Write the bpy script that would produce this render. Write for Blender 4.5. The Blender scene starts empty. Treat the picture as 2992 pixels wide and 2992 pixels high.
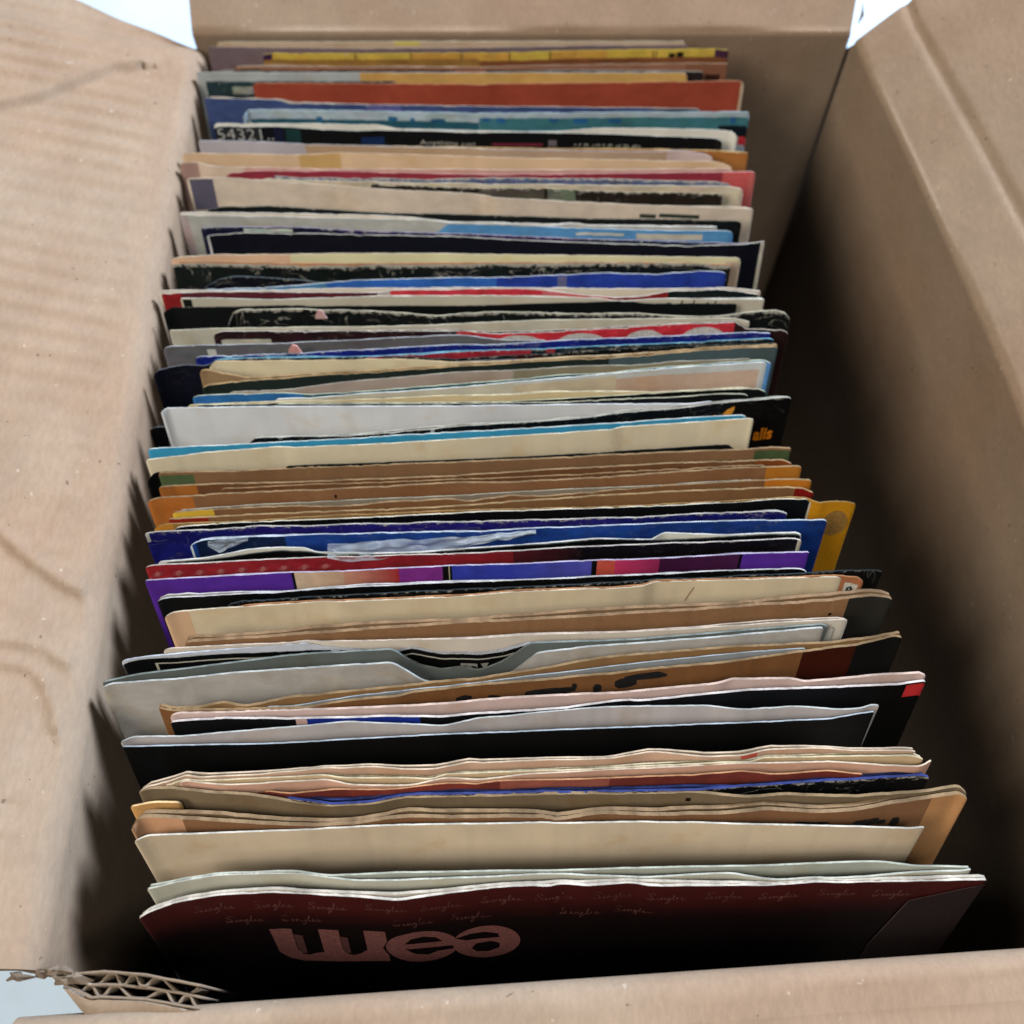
import bpy, bmesh, math, random
import numpy as np
from mathutils import Vector
from mathutils.geometry import tessellate_polygon

scene = bpy.context.scene
col = scene.collection
random.seed(4)
rng = np.random.default_rng(11)
TOP = 178.0                      # height of the sleeve tops above the table, mm
def W(x, y, z):                  # millimetres (z from the level of the sleeve tops) -> metres
    return (x / 1000.0, y / 1000.0, (TOP + z) / 1000.0)

# ------------------------------------------------------------------ camera, world, light
cam = bpy.data.cameras.new("camera")
cam.sensor_width = 36.0
cam.lens = 36.0
cam.clip_start = 0.01
cam.clip_end = 50.0
cam.dof.use_dof = True
cam.dof.focus_distance = 0.235
cam.dof.aperture_fstop = 13.0
cam_ob = bpy.data.objects.new("camera", cam)
cam_ob.location = W(0, 0, 230)
cam_ob.rotation_euler = (math.radians(28.4), 0, 0)
col.objects.link(cam_ob)
scene.camera = cam_ob

world = bpy.data.worlds.new("World")
scene.world = world
world.use_nodes = True
bg = world.node_tree.nodes["Background"]
bg.inputs[0].default_value = (0.86, 0.93, 1.0, 1)
bg.inputs[1].default_value = 0.05

def area(name, loc, target, size, power, color):
    l = bpy.data.lights.new(name, 'AREA')
    l.shape = 'SQUARE'; l.size = size; l.energy = power; l.color = color
    o = bpy.data.objects.new(name, l)
    o.location = loc
    o.rotation_euler = (Vector(target) - Vector(loc)).to_track_quat('-Z', 'Y').to_euler()
    col.objects.link(o)
    return o
area("overhead_fill", (0.24, -0.42, 1.72), (0, 0.12, 0.17), 0.34, 9.5, (1.0, 0.985, 0.95))  # unseen fill lamp, added to brighten the sleeve faces from above
area("left_fill", (-1.20, -0.42, 1.32), (0, 0.12, 0.17), 0.85, 23.0, (1.0, 0.925, 0.82))  # added fill from the left, brightens the top of the right wall
area("window_light", (1.02, 1.05, 1.12), (0, 0.15, 0.17), 0.40, 57.0, (0.79, 0.94, 1.16))

scene.view_settings.view_transform = 'Standard'
scene.view_settings.look = 'None'
scene.view_settings.exposure = 0.0
scene.view_settings.gamma = 1.0
scene.cycles.diffuse_bounces = 0
scene.cycles.max_bounces = 6

# ------------------------------------------------------------------ node helpers and materials
class N:
    def __init__(self, name):
        self.m = bpy.data.materials.new(name)
        self.m.use_nodes = True
        self.t = self.m.node_tree
        self.b = self.t.nodes["Principled BSDF"]
    def n(self, kind, **kw):
        q = self.t.nodes.new(kind)
        for k, v in kw.items(): setattr(q, k, v)
        return q
    def put(self, sock, v):
        if isinstance(v, bpy.types.NodeSocket): self.t.links.new(v, sock)
        else: sock.default_value = v
    def math(self, op, a, b=0.0, clamp=False):
        q = self.n("ShaderNodeMath", operation=op, use_clamp=clamp)
        self.put(q.inputs[0], a); self.put(q.inputs[1], b)
        return q.outputs[0]
    def ramp(self, v, lo, hi, a=0.0, b=1.0, smooth=True):
        q = self.n("ShaderNodeMapRange")
        if smooth: q.interpolation_type = 'SMOOTHSTEP'
        self.put(q.inputs[0], v); q.inputs[1].default_value = lo; q.inputs[2].default_value = hi
        q.inputs[3].default_value = a; q.inputs[4].default_value = b
        return q.outputs[0]
    def mix(self, f, a, b, mode='MIX'):
        q = self.n("ShaderNodeMix", data_type='RGBA', blend_type=mode)
        self.put(q.inputs[0], f); self.put(q.inputs[6], a); self.put(q.inputs[7], b)
        return q.outputs[2]
    def noise(self, vec, scale, detail=4.0, rough=0.55):
        q = self.n("ShaderNodeTexNoise")
        self.put(q.inputs["Vector"], vec); q.inputs["Scale"].default_value = scale
        q.inputs["Detail"].default_value = detail; q.inputs["Roughness"].default_value = rough
        return q.outputs["Fac"]
    def mapping(self, vec, scale):
        q = self.n("ShaderNodeMapping")
        self.put(q.inputs[0], vec); q.inputs[3].default_value = scale
        return q.outputs[0]
    def bump(self, h, strength, dist):
        q = self.n("ShaderNodeBump")
        q.inputs["Strength"].default_value = strength; q.inputs["Distance"].default_value = dist
        self.put(q.inputs["Height"], h)
        self.put(self.b.inputs["Normal"], q.outputs[0])

def sleeve_material(name, rough, spec, fibre, wear_gain):
    k = N(name)
    att = k.n("ShaderNodeAttribute", attribute_name="print")
    uvn = k.n("ShaderNodeUVMap", uv_map="mm")
    info = k.n("ShaderNodeObjectInfo")
    off = k.math('MULTIPLY', info.outputs["Random"], 900.0)
    cmb = k.n("ShaderNodeCombineXYZ"); k.put(cmb.inputs[0], off); k.put(cmb.inputs[1], 0.0); k.put(cmb.inputs[2], off)
    add = k.n("ShaderNodeVectorMath", operation='ADD'); k.put(add.inputs[0], uvn.outputs[0]); k.put(add.inputs[1], cmb.outputs[0])
    vec = add.outputs[0]
    sep = k.n("ShaderNodeSeparateXYZ"); k.put(sep.inputs[0], uvn.outputs[0])
    v = sep.outputs[1]
    wear = att.outputs["Alpha"]
    base = att.outputs["Color"]
    # slow tone drift and fine grain of the paper
    n1 = k.noise(vec, 0.045, 3); n2 = k.noise(k.mapping(vec, (1, 2.2, 1)), 1.3, 5, .7)
    tone = k.math('ADD', k.ramp(n1, .3, .7, .90, 1.06), k.ramp(n2, .25, .75, -fibre, fibre))
    base = k.mix(1.0, base, tone, 'MULTIPLY')
    # rubbed away print along the edge, down to the white fibre
    edge = k.ramp(v, 0.0, 2.6, 1.0, 0.0)
    n3 = k.noise(k.mapping(vec, (1, 1.3, 1)), .55, 6, .75)
    f = k.math('ADD', k.math('MULTIPLY', edge, .50), k.math('MULTIPLY', k.math('SUBTRACT', n3, .5), 1.15))
    f = k.math('ADD', f, k.math('MULTIPLY', wear, .34 * wear_gain))
    rub = k.ramp(f, .70, .80)
    # creases and rubbed lines running along and down from the edge
    n4 = k.noise(k.mapping(vec, (.075, .30, 1)), 1.0, 3, .55); n5 = k.noise(k.mapping(vec, (.35, .10, 1)), 1.0, 2, .5)
    n6 = k.noise(vec, .10, 2)
    l1 = k.ramp(k.math('ABSOLUTE', k.math('SUBTRACT', n4, .5)), .004, .014, 1, 0)
    l2 = k.ramp(k.math('ABSOLUTE', k.math('SUBTRACT', n5, .5)), .003, .010, 1, 0)
    crk = k.math('MULTIPLY', k.math('MAXIMUM', k.math('MULTIPLY', l1, k.ramp(n6, .48, .60)), k.math('MULTIPLY', l2, k.ramp(n6, .46, .36))), k.ramp(wear, .25, 1.0))
    crk = k.math('MULTIPLY', crk, k.ramp(v, 2.5, 12.0, .75, 0))
    # stains and grime
    stain = k.math('MULTIPLY', k.ramp(k.noise(vec, .075, 4, .6), .52, .72), .55)
    base = k.mix(stain, base, k.mix(1.0, base, (.88, .76, .60, 1), 'MULTIPLY'))
    if spec > .2: base = k.mix(k.ramp(wear, .1, .5, .28, .9), base, k.ramp(k.noise(k.mapping(vec, (1, 1.6, 1)), .16, 4, .6), .32, .68, .72, 1.18), 'MULTIPLY')
    if spec > .2:
        cn = k.n("ShaderNodeTexNoise"); k.put(cn.inputs["Vector"], k.mapping(vec, (1, 1.5, 1))); cn.inputs["Scale"].default_value = .22; cn.inputs["Detail"].default_value = 5
        base = k.mix(k.ramp(wear, .12, .5, .0, .35), base, k.mix(1.0, base, k.mix(1.0, cn.outputs["Color"], (1.9, 1.9, 1.9, 1), 'MULTIPLY'), 'MULTIPLY'))
    white = k.math('MAXIMUM', k.math('MULTIPLY', rub, k.ramp(v, 6, 14, 1, .12)), crk)
    base = k.mix(k.math('MULTIPLY', white, .66), base, (.60, .56, .48, 1))
    k.put(k.b.inputs["Base Color"], base)
    k.put(k.b.inputs["Roughness"], k.ramp(n2, .2, .8, rough - .08, rough + .1))
    k.b.inputs["Specular IOR Level"].default_value = spec * .6
    k.bump(k.math('ADD', n2, k.math('MULTIPLY', n1, 3.0)), .35, .00012)
    return k.m

def edge_material(name):
    k = N(name)
    att = k.n("ShaderNodeAttribute", attribute_name="print")
    uvn = k.n("ShaderNodeUVMap", uv_map="mm")
    n1 = k.noise(uvn.outputs[0], .9, 6, .75); n2 = k.noise(uvn.outputs[0], .12, 3)
    tone = k.math('MULTIPLY', k.ramp(n1, .3, .7, .80, 1.06), k.ramp(n2, .35, .65, .55, 1.08))
    k.put(k.b.inputs["Base Color"], k.mix(1.0, att.outputs["Color"], tone, 'MULTIPLY'))
    k.b.inputs["Roughness"].default_value = .9
    k.b.inputs["Specular IOR Level"].default_value = .1
    k.bump(n1, .5, .0002)
    return k.m

def flat_material(name, c, rough=.6, spec=.2, var=.12, scale=900.0):
    k = N(name)
    tc = k.n("ShaderNodeTexCoord")
    n1 = k.noise(tc.outputs["Object"], scale, 4, .65)
    k.put(k.b.inputs["Base Color"], k.mix(1.0, (*c, 1), k.ramp(n1, .3, .7, 1 - var, 1 + var * .5), 'MULTIPLY'))
    k.b.inputs["Roughness"].default_value = rough
    k.b.inputs["Specular IOR Level"].default_value = spec
    return k.m

def cardboard_material(name, c, stripes=0.0):
    k = N(name)
    tc = k.n("ShaderNodeTexCoord"); o = tc.outputs["Object"]
    big = k.noise(o, 14.0, 3); mid = k.noise(k.mapping(o, (1, .6, 1)), 70.0, 5, .6)
    fine = k.noise(k.mapping(o, (1, .35, 1)), 900.0, 5, .7)
    speck = k.noise(o, 420.0, 2, .4)
    base = k.mix(k.ramp(big, .35, .65), (*c, 1), (c[0] * .97, c[1] * .90, c[2] * .86, 1))
    tone = k.math('MULTIPLY', k.ramp(mid, .3, .7, .93, 1.05), k.ramp(fine, .25, .75, .90, 1.07))
    base = k.mix(1.0, base, tone, 'MULTIPLY')
    base = k.mix(k.ramp(speck, .735, .77, 0, .55), base, (.07, .045, .03, 1))
    base = k.mix(k.ramp(speck, .27, .24, 0, .35), base, (.62, .52, .42, 1))
    k.put(k.b.inputs["Base Color"], base)
    k.b.inputs["Roughness"].default_value = .82
    k.b.inputs["Specular IOR Level"].default_value = .18
    k.bump(k.math('ADD', k.math('MULTIPLY', fine, .35), mid), .30, .00035)
    return k.m

M_CARD = sleeve_material("printed_card", .55, .21, .035, 1.0)
M_PAPER = sleeve_material("plain_paper", .85, .12, .03, .5)
M_KRAFT = sleeve_material("kraft_paper", .9, .10, .10, .2)
M_EDGE = edge_material("raw_paper_edge")
M_BOX = cardboard_material("corrugated_cardboard", (.350, .254, .176))
KIND = dict(card=M_CARD, paper=M_PAPER, kraft=M_KRAFT)

# ------------------------------------------------------------------ mesh helpers
def mesh_ob(name, verts, faces, mats, parent=None, smooth=True, fmat=None):
    me = bpy.data.meshes.new(name)
    me.from_pydata(verts, [], faces)
    for m in (mats if isinstance(mats, (list, tuple)) else [mats]): me.materials.append(m)
    if fmat is not None: me.polygons.foreach_set("material_index", np.asarray(fmat, dtype=np.int32))
    me.polygons.foreach_set("use_smooth", [smooth] * len(me.polygons))
    me.update()
    o = bpy.data.objects.new(name, me)
    col.objects.link(o)
    if parent is not None: o.parent = parent
    return o

def thing(name, label, cat, loc, group=None):
    o = bpy.data.objects.new(name, None)
    o.empty_display_size = .02
    o.location = loc
    col.objects.link(o)
    o["label"] = label; o["category"] = cat
    if group: o["group"] = group
    return o

def keep_world(o, parent):       # parent o (built in world coordinates) under an unrotated empty
    o.parent = parent
    o.location = -Vector(parent.location)

def grid_faces(nr, nc, base=0, flip=False):
    f = []
    for i in range(nr - 1):
        for j in range(nc - 1):
            a = base + i * nc + j
            q = (a, a + 1, a + nc + 1, a + nc)
            f.append(q[::-1] if flip else q)
    return f

def fbm(x, seed, octs=((9, 1.), (4, .5), (1.8, .3), (.8, .16))):
    r = np.random.default_rng(seed)
    out = np.zeros_like(x)
    for L, a in octs:
        n = int(720 / L) + 4
        k = r.uniform(-1, 1, n)
        p = (x + 220) / L
        i = np.clip(np.floor(p).astype(int), 0, n - 2); f = np.clip(p - i, 0, 1); f = f * f * (3 - 2 * f)
        out += a * (k[i] * (1 - f) + k[i + 1] * f)
    return out

# ------------------------------------------------------------------ table and box
me_t = mesh_ob("tabletop", [(-3, -3, 0), (3, -3, 0), (3, 4, 0), (-3, 4, 0)], [(0, 1, 2, 3)],
               flat_material("white_table_laminate", (.64, .79, .93), .55, .3, .05, 30.0), smooth=False)
me_t["kind"] = "structure"

box = thing("cardboard_box", "open brown cardboard box full of record sleeves, flaps folded out, torn near corner", "box", W(0, 130, -178))

def lerp_table(t, pts):
    return np.interp(t, [p[0] for p in pts], [p[1] for p in pts])

def solid(o, t, off=-1.0):
    m = o.modifiers.new("thickness", 'SOLIDIFY')
    m.thickness = t / 1000.0; m.offset = off; m.use_even_offset = False
    s = o.modifiers.new("sharp_rim", 'EDGE_SPLIT'); s.split_angle = math.radians(50)
    return o

def build_sheet(name, P, parent, thick, flip=False, face=(0, 130, 120)):
    """P: array rows x cols x 3 in mm -> one cardboard sheet"""
    nr, nc = P.shape[:2]
    v = [W(*p) for p in P.reshape(-1, 3)]
    i, j = nr // 2, nc // 2
    nrm = np.cross(P[i, j + 1 if j + 1 < nc else j] - P[i, j - 1], P[min(i + 1, nr - 1), j] - P[i - 1, j])
    flip = float(np.dot(nrm, np.array(face) - P[i, j])) < 0     # thickness always grows away from the inside
    o = mesh_ob(name, v, grid_faces(nr, nc, 0, flip), M_BOX)
    keep_world(o, parent)
    return solid(o, thick)

def crease(Px, Py, line, width, amp, step=0.0):
    """height of a crease drawn along a polyline, at flap coordinates Px, Py"""
    best = np.full(Px.shape, 1e9); sgn = np.zeros(Px.shape)
    for (x0, y0), (x1, y1) in zip(line[:-1], line[1:]):
        dx, dy = x1 - x0, y1 - y0; L2 = dx * dx + dy * dy
        t = np.clip(((Px - x0) * dx + (Py - y0) * dy) / L2, 0, 1)
        ex, ey = Px - x0 - t * dx, Py - y0 - t * dy
        d = np.hypot(ex, ey); s = np.sign(dx * ey - dy * ex)
        m = d < best; best = np.where(m, d, best); sgn = np.where(m, s, sgn)
    return amp * np.exp(-(best / width) ** 2) + step * np.tanh(sgn * best / (.8 * width)) * np.exp(-best / (4 * width))

def side_profile(n_wall, n_arc, n_flap, zr, wall_low, r, elev, length):
    """returns list of (kind, a, b): parameters along wall, fold and flap"""
    return ([('w', i / n_wall) for i in range(n_wall)] + [('a', i / n_arc) for i in range(n_arc)]
            + [('f', i / n_flap) for i in range(n_flap + 1)])

def side(sign, xb, xr_pts, zr_pts, r, elev, length, yf_low, yf_top, yr, flare, disp, fold_split=.35, z_notch=-45., ny=250, belly=False, nflap=90):
    prof = side_profile(26, 10, nflap, 0, 0, r, elev, length)
    e = math.radians(elev)
    P = np.zeros((len(prof), ny, 3)); isflap = []
    t = np.linspace(0, 1, ny)
    for i, (k, a) in enumerate(prof):
        ends = (0., 0.)
        out = 0.
        y = None
        # front and rear limit of this row
        if k == 'w':
            z0 = -172 + (172 - r) * a
            f = yf_top if z0 > z_notch else yf_low + (yf_top - yf_low) * ((z0 + 172) / (z_notch + 172)) ** 2
            y = f + (max(yr, 315.) - f) * t
        elif k == 'a':
            y = yf_top + (yr - yf_top) * t
        else:
            out = a * length
            y = yf_top + (yr + flare * out - yf_top) * t
        xr = lerp_table(y, xr_pts); zr = lerp_table(y, zr_pts)
        xw = xr - sign * r                          # inner face of the wall just below the fold
        if k == 'w':
            g = a ** 1.0
            if belly: g = math.sin(min(1., a * 1.45) * math.pi / 2)      # bulging wall, upright near its top
            x = sign * xb + (xw - sign * xb) * g
            z = -172 + (zr - r + 172) * a
        elif k == 'a':
            th = a * (math.pi / 2 - e)
            x = xw + sign * r * (1 - math.cos(th)); z = zr - r + r * math.sin(th)
        else:
            th = math.pi / 2 - e
            x = xw + sign * (r * (1 - math.cos(th)) + out * math.cos(e)); z = zr - r + r * math.sin(th) + out * math.sin(e)
            h = disp(np.full(ny, out), y)
            x = x - sign * h * math.sin(e); z = z + h * math.cos(e)
        P[i, :, 0] = x; P[i, :, 1] = y; P[i, :, 2] = z
        isflap.append(k == 'f' and a * length >= 4.0)
    k0 = isflap.index(True)
    return P[:k0 + 1], P[k0:]

# --- left wall and flap
def left_disp(o, y):
    px, py = -107 - o, y
    h = (.44 + .20 * np.sin(py / 13. + px / 21.)) * np.sin(py * 2 * math.pi / 7.4 + .05 * px + .8 * np.sin(py / 29.)) * np.interp(py, [0, 110, 200, 300], [0.0, .15, .7, 1.0]) * np.interp(o, [0, 6, 14], [0, .5, 1])
    h *= 1 - .9 * crease(px, py, [(-175, 251), (-160, 260), (-146.4, 268.6), (-137.8, 277.2), (-127.4, 287.6), (-121, 290)], 5.0, 1.0)
    h += crease(px, py, [(-175, 251), (-160, 260), (-146.4, 268.6), (-137.8, 277.2), (-127.4, 287.6), (-121, 290)], 1.7, 1.0, 1.7)
    h += crease(px, py, [(-136, 120), (-128, 115.2), (-123.3, 111.1), (-116.4, 106.4), (-110.5, 102.9), (-104, 101)], 1.6, .9, 1.0)
    h += crease(px, py, [(-130, 88), (-121.9, 87.6), (-116.3, 87.4), (-111.5, 85.6), (-106, 82)], 1.5, .8, .8)
    h += crease(px, py, [(-128, 82.6), (-120.7, 82.4), (-117, 82), (-113.4, 79.9), (-109.6, 73.4), (-108, 68)], 1.4, .7, .7)
    h += fbm(py, 8, ((2.6, .30), (1.2, .18))) * np.exp(-((o - 7.0) / 2.6) ** 2)
    h += fbm(py + 3. * o, 18, ((11, .35), (5, .2))) * np.interp(o, [3, 8, 30], [0, 1, .5]) * np.interp(py, [0, 140, 180], [1, 1, 0])
    h += .22 * np.sin(py / 17 + px / 9.0) * np.interp(o, [0, 10], [0, 1]) + .1 * np.sin(py / 5.3 - px / 6.1) * np.interp(o, [0, 10], [0, 1])
    return h
wl, fl = side(-1, 104, [(-50, -105), (20, -104.5), (60, -105), (110, -107), (200, -109.5), (300, -112), (330, -112)],
              [(-50, 0), (292, 0), (302, -1.2), (309, -4.5)], 6.0, 13, 120, -42, 17.5, 309, .32, left_disp, ny=280, nflap=110)
build_sheet("side_wall", wl, box, 5.0, flip=True)
build_sheet("flap", fl, box, 4.0, flip=True)

# --- right wall and flap (the flap stands up more steeply, with a second score line)
def right_disp(o, y):
    h = -.7 * np.exp(-((o - 17 - .02 * (300 - y)) / 1.3) ** 2)
    h += .15 * np.sin(y / 23 + o / 11) + .35 * np.interp(o, [0, 17, 40], [0, .6, 0])
    return h
wr, fr = side(1, 114, [(-50, 149), (20, 148), (60, 146.5), (100, 144), (166, 139), (200, 135), (250, 128.5), (303, 121), (330, 120)],
              [(-50, 3), (166, 2), (303, 0), (330, 0)], 3.2, 34, 110, -42, 0, 309, .30, right_disp, z_notch=-10., belly=True)
build_sheet("side_wall", wr, box, 5.0, flip=False)
build_sheet("flap", fr, box, 4.0, flip=False)

# --- rear wall and flap
def cross(y_low, y_top_l, y_top_r, xl, xr, sgn, r, elev, length, xl_f, xr_f, disp, z0=0., nx=150, nflap=50, tilt=0.):
    prof = side_profile(20, 8, nflap, 0, 0, r, elev, length)
    e = math.radians(elev); th1 = math.pi / 2 - e
    P = []; fl = []
    for k, a in prof:
        out = a * length if k == 'f' else 0.
        x0 = xl + (xl_f - xl) * (out / length); x1 = xr + (xr_f - xr) * (out / length)
        x = np.linspace(x0, x1, nx)
        yt = np.interp(x, [xl, xr], [y_top_l, y_top_r])
        yw = yt - sgn * r
        if k == 'w':
            y = y_low + (yw - y_low) * a; z = np.full(nx, -172 + (172 + z0 - r) * a)
        elif k == 'a':
            th = a * th1
            y = yw + sgn * r * (1 - math.cos(th)); z = np.full(nx, z0 - r + r * math.sin(th))
        else:
            h = disp(x, np.full(nx, out))
            y = yw + sgn * (r * (1 - math.cos(th1)) + out * math.cos(e)) - sgn * h * math.sin(e)
            z = z0 - r + r * math.sin(th1) + out * math.sin(e) + h * math.cos(e)
        P.append(np.stack([x, y, z + 0 * x], -1)); fl.append(k == 'f' and out >= 4)
    k0 = fl.index(True); P = np.array(P)
    return P[:k0 + 1], P[k0:]
wb, fb = cross(313, 313, 313, -109.5, 116, 1, 2.5, 38, 95, -114, 128, lambda x, o: .25 * np.sin(x / 31.) + .12 * np.sin(x / 9 + o / 13), z0=1)
build_sheet("end_wall", wb, box, 5.0, flip=True)
build_sheet("flap", fb, box, 4.0, flip=True)

# --- front wall and flap, towards the camera
def front_disp(x, o):
    h = -.25 * np.exp(-((o - 7.5 + .01 * x) / .8) ** 2) + .2 * np.sin(x / 19 + o / 7) + .12 * np.sin(x / 6.1 - o / 4)
    return h
wf, ff = cross(-42, 4.3, 20.0, -101, 150, -1, 4.5, -8, 80, -100, 152, front_disp, z0=0)
build_sheet("end_wall", wf[:, 22:, :] if False else wf, box, 4.0, flip=False)
build_sheet("flap", ff, box, 4.0, flip=False)
bf = mesh_ob("base", [W(*p) for p in ((-118, -46, -173), (130, -46, -173), (130, 318, -173), (-118, 318, -173))], [(0, 1, 2, 3)], M_BOX)
keep_world(bf, box); solid(bf, 4.0)

# --- torn corner: liners and the two wavy layers of double-wall board seen from above
def ribbon(path, z0, depth, t):
    """thin strip standing on a path (list of x,y), from z0 down"""
    p = np.array(path, float); d = np.gradient(p, axis=0); d /= np.linalg.norm(d, axis=1)[:, None]
    nrm = np.stack([-d[:, 1], d[:, 0]], -1) * t / 2
    v = []
    z = z0 + .5 * fbm(p[:, 0] * 1.0, int(abs(p[0, 1] * 100)))
    n = len(p)
    for off, zz in ((nrm, z), (-nrm, z), (-nrm, z - depth), (nrm, z - depth)):
        v += [W(a[0], a[1], q) for a, q in zip(p + off, zz)]
    f = []
    for i in range(n - 1):
        for k in range(4):
            a, b = k * n + i, ((k + 1) % 4) * n + i
            f.append((a, a + 1, b + 1, b))
    f += [(0, n, 2 * n, 3 * n), (n - 1, 4 * n - 1, 3 * n - 1, 2 * n - 1)]
    return v, f
xs = np.linspace(-92, -63.5, 70)
def yline(x, k):                                   # k = 0 inner liner ... 1 outer liner
    return np.interp(x, [-92, -84, -75, -63], [16.3, 17.0, 16.4, 14.3]) - k * np.interp(x, [-92, -86, -63], [1.6, 4.6, 4.2])
M_TORN = cardboard_material("torn_board", (.25, .185, .13))
for k, nm, dp in ((0, "torn_liner", 34), (.5, "torn_liner", 14), (1, "torn_liner", 34)):
    wob = .10 * fbm(xs, int(5 + 9 * k))
    v, f = ribbon(np.stack([xs, yline(xs, k) + wob], -1), -1.2 + (0.8 if k == 0 else 0), dp, .5)
    keep_world(mesh_ob(nm, v, f, M_TORN), box)
r5b = np.random.default_rng(9)
for k0, k1, ph, per in ((.04, .46, .4, 6.3), (.54, .96, 2.2, 6.9)):
    x2 = np.linspace(-91, -64.5, 130)
    s = .5 + .5 * np.clip(1.35 * np.sin((x2 + 1.5 * np.sin(x2 / 3.1 + k0 * 5)) * 2 * math.pi / per + ph), -1, 1)
    v, f = ribbon(np.stack([x2, yline(x2, k0 + (k1 - k0) * s)], -1), -1.5 + r5b.uniform(-.3, .2), 9, .42)
    keep_world(mesh_ob("torn_flute", v, f, M_TORN), box)
# outer liner bending out below the torn edge, and crumpled scraps at the corner
xx = np.linspace(-88, -62, 24); L = []
for j in range(7):
    q = j / 6
    xx = np.linspace(-92 + 10 * q, -62, 24)
    L.append(np.stack([xx, yline(xx, 1) - .4 - q * np.interp(xx, [-92, -80, -62], [5.5, 6.0, 2.5]), -1.5 - 5 * q ** 1.5 + .3 * np.sin(xx / 3)], -1))
build_sheet("torn_liner", np.array(L), box, .5, flip=True)
r5 = np.random.default_rng(5)
for i in range(9):
    cx, cy = r5.uniform(-104, -89), 16.5 + r5.uniform(-1.6, 1.2)
    n = 7; ang = np.linspace(0, 2 * math.pi, n, endpoint=False) + r5.uniform(0, 6)
    rad = r5.uniform(.8, 2.6, n)
    v = [W(cx + a * math.cos(t) * 1.5, cy + a * .5 * math.sin(t), -1 + r5.uniform(-1.2, 1.6)) for a, t in zip(rad, ang)] + [W(cx, cy, 1.2)]
    o = mesh_ob("torn_scrap", v, [(j, (j + 1) % n, n) for j in range(n)], M_TORN, smooth=False)
    keep_world(o, box); solid(o, .5)
# peeling paper at the rear right corner of the back flap
for i, (a, b) in enumerate((((118, 312, 7), (121, 309, 2)),)):
    P = np.array([[(a[0] + q * .9 * s, a[1] + s, a[2] + (b[2] - a[2]) * q + s) for s in np.linspace(0, 2, 4)] for q in np.linspace(0, 1, 6)])
    build_sheet("torn_scrap", P, box, .4)

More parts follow.
